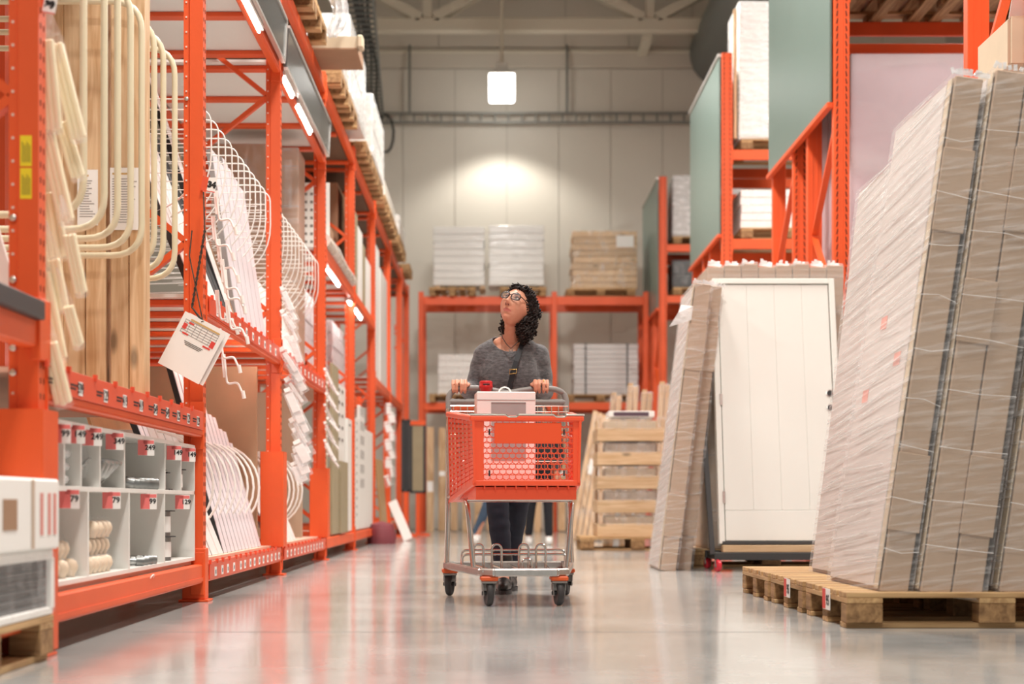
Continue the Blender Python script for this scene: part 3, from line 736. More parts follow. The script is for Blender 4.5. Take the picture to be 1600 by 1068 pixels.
for (uu, vv, a_, b_) in ((-.72, .55, .09, .10), (.72, .40, .10, .12), (-.5, .72, .12, .03), (.55, .22, .18, .03), (-.55, .32, .14, .03), (.1, .84, .7, .03)):
    MB().obox(c+fn*.0025+u*wd*uu+v*ht*vv, u*wd*a_, fn*.0004, v*ht*b_).build('red_print_or_reflection', REDP if uu < .09 or uu > .11 else mat('print_tan', S(206, 170, 110)), t)
tl = MB()
for r_ in range(3): tl.obox(c+fn*.002+v*ht*(.10-.05*r_), u*wd*(.45-.05*r_), fn*.0004, v*ht*.010)
tl.build('text_lines', INK, t, kind='stuff')
top = c+v*ht*.95-u*wd*.1
cord = [at(300+20*(1-s), 360+120*s, 7.66) for s in [i/24 for i in range(25)]]+[top]
m1 = MB()
for ph in (0, PI): m1.tube([p+Vector((math.cos(i*1.9+ph)*.0045, math.sin(i*1.9+ph)*.0045, 0)) for i, p in enumerate(cord)], .004, 6)
m1.tube([at(320, 360, 7.66), at(318, 300, 7.70)], .004, 6); m1.tube([top, at(296, 400, 7.69), at(300, 360, 7.70)], .0035, 6)
m1.build('cord', mat('cord_two_tone', S(90, 74, 60), .8, var=.7, vscale=60), t, smooth=60)
# white wire hooks at the second post
for i, (px, py) in enumerate(((338, 345), (334, 385), (342, 420), (348, 452), (352, 468), (340, 500), (356, 515), (344, 560), (350, 600))):
    Y = 7.86+.03*(i % 3); a = at(px, py-38, Y); b = at(px+8, py, Y)
    t = thing('wire_hook', f'white wire hook hanging by the second post, {ORD[i]} of the bunch counted downwards', 'hook', tuple(b), group='white wire hooks')
    MB().tube(rounded([a, b+Vector((-.01, 0, 0)), b+Vector((.045, -.01, .01)), b+Vector((.075, -.02, -.055))], .02), .006, 7).build('wire', WHITEWIRE, t, smooth=60)
    e = b+Vector((.075, -.02, -.055)); MB().tube([e+Vector((-.002, 0, .02)), e+Vector((.006, 0, -.02))], .010, 8).build('end_sleeve', WHITEWIRE, t, smooth=40)
    MB().beam(a+Vector((-.004, 0, .03)), a+Vector((.006, 0, -.09)), .022, .006, up=(0, 1, 0), b=.002).build('back_strip', WHITEWIRE, t)

# ------------------------------------------------------------------ leaning boards in the second and third bays
def lean(Y, wd, zb, zt, xb, slope, m, label, group, edge=None, th=.03, ew=.006):
    a = Vector((xb, Y, zb)); b = Vector((xb-slope*(zt-zb), Y, zt)); d = (b-a).normalized()
    up = Vector((0, 1, 0)).cross(d)
    nrm = Vector((d.z, 0, -d.x))              # towards the aisle
    c = (a+b)/2-nrm*th/2
    if edge is None:
        o = solo(MB().obox(c, Vector((0, wd/2, 0)), nrm*th/2, (b-a)/2, .003), 'leaning_board', m, label, 'board', group, base=a); return o
    t = thing('leaning_board', label, 'board', tuple(a), group=group)
    MB().obox(c, Vector((0, wd/2, 0)), nrm*th/2, (b-a)/2, .003).build('face', m, t)
    MB().obox(c+Vector((0, -wd/2-ew, 0))-nrm*.004, Vector((0, ew, 0)), nrm*th/2, (b-a)/2).build('gap_shade_strip', edge, t)  # strip beside the board, its dark colour paints the shade of the gap
    return t
seqU = 'W W W W W W d d W b w w w w w w'.split()
Y = 7.93; cnt = {}
for i, s_ in enumerate(seqU):
    wd = {'W': .105, 'w': .165, 'd': .115, 'b': .05}[s_]
    if i == 8: wd = .16
    m = {'W': WHITEB, 'w': LILAC, 'd': BLACK, 'b': CARDB}[s_]
    cn = {'W': 'white', 'w': 'pale lilac white', 'd': 'black', 'b': 'brown'}[s_]; cnt[cn] = cnt.get(cn, 0)+1
    lean(Y+wd/2, wd, 1.572, (3.0 if i < 9 else 2.66)-.02*(i % 4), -1.535, .40 if i < 8 else (.34 if i < 10 else .15), m, f'{ORD[cnt[cn]-1]} {cn} board leaning on the upper shelf of the wire-divider bay, counted away', 'boards on the upper shelf', BLACK if s_ in 'W' else (GREYINK if s_ == 'w' else None), ew=.007 if s_ != 'w' else .013)
    Y += wd+(.022 if s_ != 'w' else .034)
seqL = [('w', .08, 1.42), ('w', .08, 1.40), ('W', .15, 1.05), ('W', .17, 1.0), ('W', .17, .98), ('W', .14, .95), ('w', .10, 1.32), ('w', .10, 1.30), ('w', .10, 1.29), ('w', .10, 1.28), ('w', .10, 1.15), ('w', .10, 1.15), ('w', .10, 1.06), ('w', .10, 1.05), ('w', .10, .98), ('w', .10, .97), ('w', .10, .9)]
Y = 7.92; cnt = {}
for i, (s_, wd, zt) in enumerate(seqL):
    cn = 'wide white' if s_ == 'W' else 'narrow lilac white'; cnt[cn] = cnt.get(cn, 0)+1
    lean(Y+wd/2, wd, .209, zt, -1.56, .40 if i < 6 else .28, WHITEB if s_ == 'W' else LILAC, f'{ORD[cnt[cn]-1]} {cn} board leaning on the bottom shelf of the second bay, counted away', 'boards on the bottom shelf', BLACK if s_ == 'w' or i == 4 else None)
    Y += wd+.03
Y = 10.78; cnt = {}
for i in range(14):
    wd = .12; up_ = i
    lean(Y+wd/2, wd, 1.572, 2.2-.02*(i % 5), -1.56, .38, WHITEB, f'{ORD[i]} white board leaning on the upper shelf of the third bay, counted away', 'boards in the third bay', GREYINK if i % 2 else None)
    if i < 9: lean(Y+wd/2, wd, .209, .95-.03*i, -1.56, .40, WHITEB, f'{ORD[i]} white board leaning on the bottom shelf of the third bay, counted away', 'boards in the third bay', GREYINK)
    Y += wd+.03
solo(MB().obox((-2.22, 8.9, 1.0), (.008, 0, .002), (0, .55, 0), (-.14, 0, .42)), 'plywood_sheet', PLY, 'orange-tan plywood sheet leaning behind the low white boards', 'sheet')
solo(MB().box(-2.45, -1.60, 10.36, 10.40, .21, 1.42, .003), 'cardboard_sheet', CARDB, 'tall brown cardboard sheet closing the second bay near the bottom', 'sheet')
solo(MB().box(-2.45, -1.62, 12.95, 13.0, .21, 1.43, .003), 'cardboard_sheet', CARD, 'tall beige-brown cardboard sheet at the end of the third bay', 'sheet')
for x0, x1, y0, y1, z1, nm, m in ((-2.3, -1.78, 12.5, 12.95, 3.42, 'wide brown carton standing tall on the upper shelf of the third bay', CARDB), (-1.765, -1.60, 12.55, 12.98, 3.40, 'narrow film-wrapped brown carton beside the wide tall one', CARDB)):
    t = thing('tall_carton', nm, 'carton', ((x0+x1)/2, (y0+y1)/2, 1.57))
    MB().box(x0, x1, y0, y1, 1.572, z1, .004).build('carton', m, t)
    MB().box(x0-.003, x1+.003, y0-.004, y1+.003, 1.62, z1+.004, .006).build('film', FILM if x1 > -1.7 else CLEARP, t)
    MB().box((x0+x1)/2-.03, (x0+x1)/2+.03, y0-.0055, y0-.0045, 2.9, 3.3).build('tape', CLEARP, t)
# wire dividers
def wire_divider(Y, dz, label, group, nested=1):
    t = thing('wire_divider', label, 'divider', (XB+.1, Y, 1.96+dz), group=group)
    for q in range(nested):
        o_ = .055*q
        pts = [(XB+.1, Y, 2.58+dz-o_), (-1.50-o_, Y, 2.58+dz-o_), (-1.495-o_, Y, 2.18+dz), (-1.72, Y, 1.98+dz+o_), (XB+.1, Y, 1.96+dz+o_)]
        MB().tube(rounded(pts, [.07, .18, .16], 5), .0045, 6).build('hoop', WHITEWIRE, t, smooth=60)
    for k in range(2):
        z = 2.40+dz-.2*k; MB().tube([(XB+.1, Y, z), (-1.52-.03*k, Y, z)], .003, 5).build('wire', WHITEWIRE, t, smooth=60)
    return t
for i in range(12): wire_divider(7.92+.215*i, 0, f'white wire divider in the second bay, {ORD[i]} counted away from the second post', 'white wire dividers')
for i in range(12): wire_divider(10.72+.215*i, 0, f'white wire divider in the third bay, {ORD[i]} counted away from the guarded post', 'white wire dividers')
def low_hoop(Y, label):
    t = thing('wire_hoop', label, 'divider', (-2.3, Y, .25), group='white low wire hoops')
    for R_ in (.29,):
        pts = [(-2.3, Y, .60+R_)]+[(-1.86+R_*math.sin(a), Y, .60+R_*math.cos(a)) for a in [PI*j/14 for j in range(15)]]+[(-2.3, Y, .60-R_)]
        MB().tube(pts, .0075, 7).build('wire', WHITEWIRE, t, smooth=60)
for i in range(9): low_hoop(8.35+.24*i, f'low rounded white wire hoop in the second bay, {ORD[i]} counted away')
for i in range(8): low_hoop(10.75+.26*i, f'low rounded white wire hoop in the third bay, {ORD[i]} counted away')
# fans of hanging white packs at the guarded posts
def pack(px, py, Y, w_, h_, ang, label, group, m=FILM, strip=True):
    c = at(px, py, Y); u = Vector((math.cos(ang), .15, math.sin(ang))); v = Vector((-math.sin(ang), 0, math.cos(ang)))
    t = thing('hanging_pack', label, 'hanging pack', tuple(c-v*h_), group=group)
    MB().obox(c, u*w_*random.choice((.3, .5, .7)), Vector((0, .006, 0)), v*h_*.8, .004).build('contents', WHITEB, t)
    MB().obox(c, u*w_, Vector((0, .010, 0)), v*h_, .006).build('bag', m, t)
    MB().obox(c+v*h_*1.12, u*w_*.55, Vector((0, .0015, 0)), v*h_*.16).build('header', PAPER, t)
random.seed(3)
for i in range(18):
    s = i/17
    pack(450+18*s+random.uniform(-4, 12), 470+270*s, 10.44+.02*(i % 5), .024+.024*s, .07+.03*random.random(), math.radians(18+18*random.random()), f'white hanging pack on the guarded post of the third bay, {ORD[i]} from the top', 'white hanging packs')
for i in range(15):
    s = i/14
    pack(514+(i % 3)*4, 590+130*s, 13.25+.02*(i % 4), .02, .075, math.radians(25+8*(i % 3)), f'slim white hanging pack before the khaki boards, {ORD[i]} from the top', 'slim white hanging packs', CLEARP)

# ------------------------------------------------------------------ far bays of the run
XP = -1.50
def ypx(px, x=XP): return F*x/(px-CX)
def panel(y0, y1, z0, z1, m, nm, label, cat='panel', slots=None, th=.03, x=XP, lean_=0.0, grp=None):
    ym = (y0+y1)/2
    t = thing(nm, label, cat, (x, ym, z0), group=grp)
    MB().obox((x-lean_*(z1-z0)/2-th/2, ym, (z0+z1)/2), (th/2, 0, 0), (0, (y1-y0)/2, 0), (-lean_*(z1-z0)/2, 0, (z1-z0)/2), .003).build('face', m, t)
    if slots:
        ny, nz, sy, sz, za = slots; sm = MB()
        for a in range(ny):
            for b in range(nz):
                yy = y0+(y1-y0)*(a+1)/(ny+1); zz = z1-.06-(za)*b
                sm.box(x+.0005, x+.003, yy-sy/2, yy+sy/2, zz-sz/2, zz+sz/2)
        sm.build('slot', mat('slot_grey', S(118, 112, 106), .7), t, kind='stuff')
    return t
panel(13.5, 14.05, .209, 1.68, mat('tan_wrapped', S(184, 168, 140), .5, var=.15), 'upright_sheet', 'light tan upright panel in the fourth bay beside the slim hanging packs', x=-1.52)
panel(14.07, 14.62, .209, 1.78, KHAKI, 'upright_sheet', 'tall khaki upright panel in the fourth bay', x=-1.48)
panel(14.66, 15.35, .209, .90, KHAKI, 'upright_sheet', 'short khaki upright panel in front of the slotted white one', x=-1.46)
panel(14.64, 15.6, .209, 1.66, WHITE, 'slotted_panel', 'white slotted panel rising behind the short khaki one', slots=(2, 5, .16, .03, .12), x=-1.51)
panel(15.62, 16.08, .209, 1.36, WHITE, 'slotted_panel', 'plain-topped white panel with one dark slot near the far bays', slots=(1, 1, .2, .02, .1), x=-1.49)
panel(16.3, 17.0, .209, 1.42, WHITE, 'slotted_panel', 'white panel with a column of small holes past the fifth post', slots=(1, 12, .05, .03, .09), x=-1.49)
panel(17.02, 17.7, .209, 1.58, WHITE, 'slotted_panel', 'white panel with rows of upright slots past the fifth post', slots=(4, 6, .03, .10, .16), x=-1.49)
panel(17.72, 18.85, .209, 1.35, WHITE, 'slotted_panel', 'smooth white panel last of the white row', x=-1.49)
panel(19.2, 20.2, .209, 1.05, mat('tan_ply', S(176, 140, 96), .6, var=.12), 'upright_sheet', 'tan board leaning low past the white panels', x=-1.40, lean_=.08)
panel(13.85, 14.0, 2.745, 3.50, WHITE, 'slotted_panel', 'white perforated panel standing on the raised shelf of the fourth bay', x=-1.56)
# perforated face towards the viewer
pf = thing('perforated_panel', 'white panel with rows of round holes on the raised shelf', 'panel', (-1.70, 14.5, 2.74))
MB().box(-1.80, -1.555, 14.5, 14.53, 2.742, 3.52, .003).build('face', WHITE, pf)
hm = MB()
for a in range(4):
    for b in range(9): hm.box(-1.79+.055*a, -1.765+.055*a, 14.497, 14.4995, 2.80+.075*b, 2.825+.075*b)
hm.build('hole', mat('slot_grey', S(118, 112, 106), .7), pf, kind='stuff')
for i, (y0, y1, z0, z1, m, nm) in enumerate(((16.3, 16.85, 2.742, 3.9, WHITE, 'first tall white board on the far raised shelf'), (16.9, 17.15, 2.742, 3.7, KHAKI, 'narrow khaki board between white ones on the far raised shelf'),
        (17.2, 17.75, 2.742, 3.6, WHITE, 'second tall white board on the far raised shelf'), (17.8, 18.1, 2.742, 3.5, KHAKI, 'last khaki board on the far raised shelf'), (18.15, 18.85, 2.742, 3.4, WHITE, 'third tall white board on the far raised shelf'),
        (19.1, 20.2, 2.075, 3.8, WHITE, 'first very tall white board in the sixth bay'), (20.3, 21.6, 2.075, 3.6, WHITE, 'second very tall white board in the sixth bay'), (21.9, 23.1, 2.075, 3.3, WHITEB, 'pale tall board in the seventh bay'))):
    panel(y0, y1, z0, z1, m, 'tall_board', nm, 'board', x=-1.53+.004*i, th=.05)
# knobbly white roll on the raised shelf front
t = thing('wrapped_roll', 'white wrapped roll lying along the front of the raised shelf', 'roll', (-1.50, 14.5, 2.74))
MB().tube([(-1.49, 13.5, 2.80), (-1.49, 15.9, 2.80)], .055, 12).build('roll', CARDP, t, smooth=40)
MB().tube([(-1.49, 13.45, 2.80), (-1.48, 14.2, 2.81), (-1.49, 15, 2.80), (-1.49, 15.95, 2.80)], [.06, .065, .06, .064], 12).build('film', FILMW, t, smooth=40)
solo(MB().beam(at(613, 783, 20.4), at(638, 843, 20.0), .12, .025, up=(0, 1, 0), b=.003), 'leaning_plank', WHITEB, 'short white plank leaning against the far end of the orange run', 'plank')
solo(MB().lathe([(.0, 0), (.17, 0), (.18, .1), (.14, .24), (.0, .28)], (-1.36, 18.6, 0), 12), 'bag', mat('maroon_bag', S(134, 62, 70), .6, var=.2), 'small maroon bag on the floor below the far white panels', 'bag', smooth=50)
for i in range(9):
    pack(607+(i % 2)*5, 640+14*i, 20.6, .06, .07, math.radians(10*(i % 3)), f'dark and white blister pack on the far hanging strip, {ORD[i]} from the top', 'far blister packs', CLEARP)
# framed samples hanging at the end of the run
def frame(px0, px1, py0, py1, Y, m, fm, label, top=None):
    x0, x1, z0, z1 = PX(px0, Y), PX(px1, Y), PZ(py1, Y), PZ(py0, Y)
    t = thing('sample_frame', label, 'sample board', ((x0+x1)/2, Y, 0))
    MB().box(x0+.03, x1-.03, Y-.02, Y+.02, z0+.03, z1-.03).build('sample', m, t)
    fr = MB(); fr.box(x0, x1, Y-.03, Y+.03, z0, z0+.035, .004); fr.box(x0, x1, Y-.03, Y+.03, z1-.035, z1, .004); fr.box(x0, x0+.035, Y-.03, Y+.03, z0, z1, .004); fr.box(x1-.035, x1, Y-.03, Y+.03, z0, z1, .004)
    fr.build('frame', fm, t)
    MB().box((x0+x1)/2-.03, (x0+x1)/2+.03, Y-.02, Y+.02, .0, z0).build('leg', ORANGE, t)
    MB().box((x0+x1)/2-.18, (x0+x1)/2+.18, Y-.16, Y+.16, 0, .03, .004).build('foot', ORANGE, t)
    if top: MB().box(x0, x1, Y-.035, Y-.03, z1-.07, z1).build('header', ORANGE, t)
frame(627, 641, 655, 768, 22.5, BLACK, DARKGREY, 'narrow black sample board at the far end of the orange run')
frame(641, 665, 657, 770, 23.4, KHAKI, DARKGREY, 'khaki framed sample board with an orange header near the back racking', True)
# ------------------------------------------------------------------ loads on top of the run
ZT = 4.182
n = 0
for i, ys in ((2, (11.15, 12.0)), (3, (13.95, 14.8)), (4, (15.75+.9, 17.5, 18.35)), (5, (19.5, 20.35, 21.2)), (6, (22.3, 23.15)), (7, (25.0,))):
    for y in ys:
        pallet(-1.95, y, ZT, 0, f'wooden pallet on top of the orange run, {ORD[n]} counted away', 'pallets on top of the run'); n += 1
def wrapped(x0, x1, y0, y1, z0, z1, m, label, layers=5, fm=None, cat='wrapped load', name='wrapped_load', grp=None, sheetn='pack'):
    t = thing(name, label, cat, ((x0+x1)/2, (y0+y1)/2, z0), group=grp)
    h = (z1-z0)/layers
    for k in range(layers):
        j = .006*((k*7) % 3)
        MB().box(x0+j, x1-j, y0+.008-j*.5, y1-.008, z0+k*h+.001, z0+(k+1)*h-.004, .006).build(sheetn, m, t)
    MB().box(x0-.008, x1+.008, y0-.008, y1+.008, z0+.01, z1+.008, .02).build('film', fm or FILMW, t)
    return t
wrapped(-2.5, -1.36, 13.6, 14.35, ZT+.144, 4.62, CARDP, 'low wrapped carton layer on top of the run past the flat carton', 2)
wrapped(-2.5, -1.36, 14.45, 16.2, ZT+.144, 5.10, WHITE, 'tall milky wrapped load on top of the run, before the cable ladder', 6)
wrapped(-2.5, -1.34, 16.9, 18.6, ZT+.144, 5.0, WHITE, 'second tall milky wrapped load on top of the run', 6)
wrapped(-2.5, -1.38, 19.2, 21.4, ZT+.144, 4.55, CARDP, 'flat brown wrapped load on top of the run near its end', 3)
wrapped(-2.5, -1.36, 22.0, 23.4, ZT+.144, 4.62, CARDP, 'last flat wrapped load on top of the run', 3)
wrapped(-2.45, -1.50, 10.85, 12.2, ZT+.144, 4.7, CARDB, 'brown wrapped load with loose film above the header signs', 4, CLEARP)
fl = thing('loose_film', 'loose crumpled film tail hanging off the load beside the flat carton', 'plastic film', (-1.35, 12.2, 4.3))
pts = []; 
vs = []; fs = []
for a in range(13):
    for b in range(7):
        s, q = a/12, b/6
        vs.append(Vector((PX(500+14*math.sin(s*3)+34*q*(1-.55*s)+10*s, 12.3), 12.3+.10*math.sin(q*6+s*5)+.05*math.sin(q*17), PZ(-25+80*s+5*math.sin(q*9), 12.3))))
for a in range(12):
    for b in range(6): fs.append((a*7+b, a*7+b+1, (a+1)*7+b+1, (a+1)*7+b))
o = MB().add(vs, fs).build('film_sheet', FILMW, fl, smooth=80, fix=False)
md = o.modifiers.new('thick', 'SOLIDIFY'); md.thickness = .002
t = thing('flat_carton', 'flat pale carton jutting out over the aisle from the top of the run', 'carton', (-1.7, 12.8, ZT))
x0, x1 = PX(446, 12.5), PX(558, 12.5)
MB().box(x0, x1, 12.48, 13.08, ZT, ZT+.012).build('base', CARDB, t)
MB().box(x0, x1, 12.48, 12.49, ZT+.012, ZT+.105).build('front_wall', CARDP, t)
MB().box(x0, x1, 13.07, 13.08, ZT+.012, ZT+.105).build('rear_wall', CARDP, t)
MB().box(x1-.01, x1, 12.49, 13.07, ZT+.012, ZT+.105).build('end_wall', CARDB, t)
MB().box(x1+.0005, x1+.05, 12.46, 12.6, ZT+.01, ZT+.115, .02).build('end_flap', CARDP, t)
MB().box(x0+.02, x1-.02, 12.5, 13.06, ZT+.02, ZT+.09).build('contents', CARD, t)
for i, (ya, yb, z1) in enumerate(((13.6, 14.7, 2.45), (14.8, 15.9, 2.35), (16.4, 17.6, 2.45), (17.7, 18.7, 2.3))):
    wrapped(-2.45, -1.72, ya, yb, 1.769, z1, LILAC, f'pale lilac wrapped sheet stack under the raised white shelf, {ORD[i]} counted away', 5, CLEARP, grp='lilac stacks under the raised shelf')
# goods on far bay shelves behind
for ya, yb, z1, nm in ((14.65, 15.9, 3.3, 'low brown carton behind the perforated panel'), (16.3, 17.4, 3.9, 'tall brown carton behind the tall boards of the fifth bay'), (17.5, 18.7, 3.8, 'second brown carton behind the tall boards of the fifth bay')):
    t = thing('carton', nm, 'carton', (-2.05, (ya+yb)/2, 2.745))
    MB().box(-2.45, -1.66, ya, yb, 2.745, z1, .01).build('body', CARDB, t)
    MB().box(-2.07, -2.01, ya-.001, yb+.001, z1-.3, z1+.0015).build('tape', CARDP, t)
# ------------------------------------------------------------------ tile pallet by the first post
pallet(-1.81, 4.32, 0, PI/2, 'worn wooden pallet under the grey tiles beside the first post')
t = thing('tile_stack', 'stack of dark grey tiles in white carton edging on the pallet by the first post', 'tile stack', (-1.8, 4.3, .144))
for k in range(11): MB().box(-2.18, -1.425-.004*(k % 2), 3.75, 4.90, .170+k*.0135, .170+k*.0135+.012, .001).build('tile', mat('grey_tile', S(104, 104, 104), .5), t)
MB().box(-2.2, -1.41, 3.74, 4.91, .146, .169, .003).build('carton_base', PAPER, t)
MB().box(-2.2, -1.41, 3.74, 4.91, .32, .352, .003).build('carton_lid', PAPER, t)
for y in (4.88, 4.2): MB().box(-1.424, -1.408, y, y+.04, .165, .325, .002).build('corner_strip', PAPER, t)
MB().box(-2.2, -1.40, 3.735, 4.915, .150, .35, .01).build('film', CLEARP, t)
t = thing('wrapped_carton', 'scuffed white wrapped carton with red print on top of the grey tiles', 'carton', (-1.8, 4.3, .353))
MB().box(-2.2, -1.395, 3.70, 4.93, .3535, .575, .008).build('carton', PAPER, t)
MB().box(-1.3945, -1.393, 4.36, 4.49, .42, .51).build('brown_patch', CARDB, t)
for j, y in enumerate((4.72, 4.80, 4.86)): MB().box(-1.3945, -1.393, y, y+.03, .40, .53).build('red_print_or_reflection', mat('print_faded_red', S(224, 150, 140), .6), t)
MB().box(-1.3945, -1.393, 4.63, 4.66, .36, .57).build('tape', mat('tape_tan', S(200, 180, 160), .4), t)
# ------------------------------------------------------------------ cross racks on the other side of the aisle
XR = 2.71; PWD = .125
RH = 5.85
rp = [(0, 0), (PWD, 0), (PWD, .08), (0, .08)]
rpostm = MB().box(0, PWD, 0, .08, 0, RH, .004).box(.035, .045, -.004, 0, 0, RH).box(.080, .090, -.004, 0, 0, RH).mesh('post', ORANGE)
sl = MB()
for i in range(int(RH/.06)):
    z = .08+i*.06
    for x, s in ((.026, 1), (.099, -1)): sl.obox((x, -.0015, z), (.0035, 0, 0), (0, .002, 0), (s*.004, 0, .020))
rslotm = sl.mesh('slot_row', DARKSLOT)
def cross_rack(y0, y1, label, beams, panel_, xend=5.7, near_post=True):
    r = thing('cross_rack', label, 'shelving', (XR, y0, 0))
    ys = [y0, y0+1.02, y1-1.10, y1-.08] if y1-y0 > 2 else [y0, y1-.08]
    for j, y in enumerate(ys):
        for x in (XR, xend):
            o = bpy.data.objects.new('post', rpostm); COL.objects.link(o); o.parent = r; o.location = Vector((x, y, 0))-WP[r.name]; WP[o.name] = Vector((x, y, 0))
            if j in (0, 2) and x == XR:
                c = bpy.data.objects.new('slot_row', rslotm); COL.objects.link(c); c.parent = o; c['kind'] = 'stuff'
            if x == XR: MB().box(x-.02, x+PWD+.02, y-.02, y+.1, 0, .012).build('base_plate', ORANGE, o)
    for q in range(0, len(ys), 2):
        ya, yb = ys[q]+.08, ys[q+1]; z = .3; s = 1
        while z < 5.0:
            a, b = (ya, yb) if s > 0 else (yb, ya)
            MB().beam((XR+.06, a, z), (XR+.06, b, z+.8), .03, .05, up=(1, 0, 0)).build('brace', ORANGE, r); z += .84; s = -s
    for z in beams:
        for y in ([y0+.02, y1-.07] if y1-y0 < 2 else [y0+.02, y0+1.04, y1-1.08, y1-.07]):
            b = MB().box(XR+PWD, xend, y, y+.045, z-.12, z, .006).build('beam', ORANGE, r)
            MB().box(XR+PWD, XR+PWD+.01, y-.012, y+.05, z-.17, z+.05, .002).build('end_plate', ORANGE, b)
    if panel_:
        t = MB().box(XR-.03, XR-.012, y0+.02, y1, 3.70, 5.80, .002).build('end_panel', GREEN, r)
        for z in (3.655, 5.80): MB().box(XR-.05, XR, y0+.02, y1+.02, z, z+.045, .005).build('panel_rail', ORANGE if z < 4 else ALU, r)
    return r
cross_rack(6.1, 8.87, 'orange cross rack nearest the viewer, its braced end behind the leaning packs', (2.75, 4.4), False)
cross_rack(12.25, 15.0, 'orange cross rack with the largest grey-green end panel, behind the white door', (4.66,), True)
cross_rack(18.27, 21.0, 'orange cross rack with the middle grey-green end panel', (3.64, 4.70), True)
cross_rack(25.2, 27.7, 'orange cross rack with the smallest and farthest grey-green end panel', (3.90, 4.74), True)
MB2 = MB().box(XR+.13, 5.6, 6.3, 8.7, 2.752, 2.77)
solo(MB2, 'shelf_deck', DECKW, 'wooden shelf deck lying on the cross rack nearest the viewer', 'shelf deck')
t = thing('tall_sheet_pack', 'large film-covered mauve sheet pack filling the rack beside the leaning packs', 'sheet pack', (4.2, 12.8, 0))
for j in range(5): MB().box(2.90, 5.5, 12.50+.42*j, 12.90+.42*j, .145, 4.15, .004).build('sheet', MAUVE, t)
MB().box(2.89, 5.51, 12.49, 14.62, .15, 4.16, .02).build('film', film('thin_film', .05, (1, 1, 3), amt=.18, scale=1.2, rough=.25), t)
for j, (x, y) in enumerate(((3.5, 13.0), (4.85, 13.0))): pallet(x, y, 0, 0, f'{ORD[j]} pallet under the mauve sheet pack')
for j, x in enumerate((3.3, 4.15, 5.0)): pallet(x, 12.95, 4.662, PI/2, f'{ORD[j]} pallet seen from below on the beam over the mauve sheets')
for j, x in enumerate((3.3, 4.15, 5.0)): wrapped(x-.39, x+.39, 12.4, 13.5, 4.662+.144, 5.4, CARDB, f'{ORD[j]} brown wrapped load above the mauve sheets', 3, CLEARP)
t = thing('carton', 'pale open-topped carton on the near cross rack above the leaning packs', 'carton', (3.0, 8.2, 2.77))
x0 = PX(1563, 8.0)+.04
MB().box(x0+.0, x0+.7, 7.95, 8.5, 2.771, 3.02, .004).build('body', CARDP, t)
MB().obox((x0+.35, 7.93, 3.06), (.36, 0, 0), (0, .003, 0), (0, -.03, .05)).build('flap', PAPER, t)
MB().box(x0-.002, x0-.0005, 7.96, 8.0, 2.78, 3.01).build('corner_strip', CARDB, t)
# loads on the middle and far cross racks
def rx(px, Y): return PX(px, Y)
pallet(3.55, 18.75, 4.702, 0, 'pallet under the tall white wrapped load on the middle cross rack')
wrapped(rx(1152, 18.5), 4.15, 18.4, 19.2, 4.846, 6.5, PAPER, 'tall white wrapped load with wooden edges high on the middle cross rack', 7, FILMW)
solo(MB().box(rx(1152, 18.4)-.05, rx(1152, 18.4)-.012, 18.36, 18.40, 4.85, 6.4, .004), 'edge_lath', PINE_Z, 'upright wooden lath at the corner of the tall white wrapped load', 'lath')
pallet(3.55, 18.75, 3.642, 0, 'pallet under the white packs on the middle cross rack')
wrapped(2.95, 4.1, 18.4, 19.2, 3.786, 4.25, PAPER, 'low load of white packs on the lower shelf of the middle cross rack', 5, CLEARP)
pallet(3.55, 20.5, 3.642, 0, 'pallet behind the one with white packs on the middle cross rack')
wrapped(2.98, 4.1, 20.15, 20.85, 3.786, 4.4, CARDP, 'pale carton load behind the white packs on the middle cross rack', 4, CLEARP)
pallet(3.55, 25.7, 4.742, 0, 'pallet high on the farthest cross rack')
t = wrapped(2.95, 4.1, 25.35, 26.1, 4.886, 5.9, mat('grey_goods', S(190, 182, 176), .6), 'grey film-wrapped load on the farthest cross rack', 3, FILMW)
pallet(3.55, 25.7, 3.902, 0, 'pallet on the lower shelf of the farthest cross rack')
wrapped(2.95, 4.1, 25.35, 26.1, 4.046, 4.5, DARKGREY, 'dark low load on the farthest cross rack', 2, CLEARP)
# ------------------------------------------------------------------ pallets with leaning wrapped packs
pallet(2.0, 6.50, 0, 0, 'nearest wooden pallet with a price ticket under the leaning wrapped packs')
pallet(1.995, 7.35, 0, 0, 'second wooden pallet from the viewer, under the thin wrapped pack, with price ticket')
pallet(1.99, 8.20, 0, 0, 'empty farthest wooden pallet of the three in line')
for Y, nm in ((6.46, 'nearest'), (7.30, 'second')):
    x = 1.4 if Y < 7 else 1.395
    t = thing('price_ticket', f'red and white price ticket stapled on the {nm} pallet', 'price ticket', (x-.002, Y, .03))
    MB().box(x-.004, x-.0015, Y-.07, Y+.07, .052, .140).build('ticket', PAPER, t)
    MB().box(x-.0048, x-.0041, Y+.01, Y+.068, .054, .138).build('red_print_or_reflection', REDP, t)
    textobj('95', (x-.0052, Y-.03, .09), .06, INK, t, (PI/2, 0, -PI/2), bold=.002)
FACEW = mat('door_face_lilac', S(228, 220, 214), .35, var=.04, vscale=1.5)
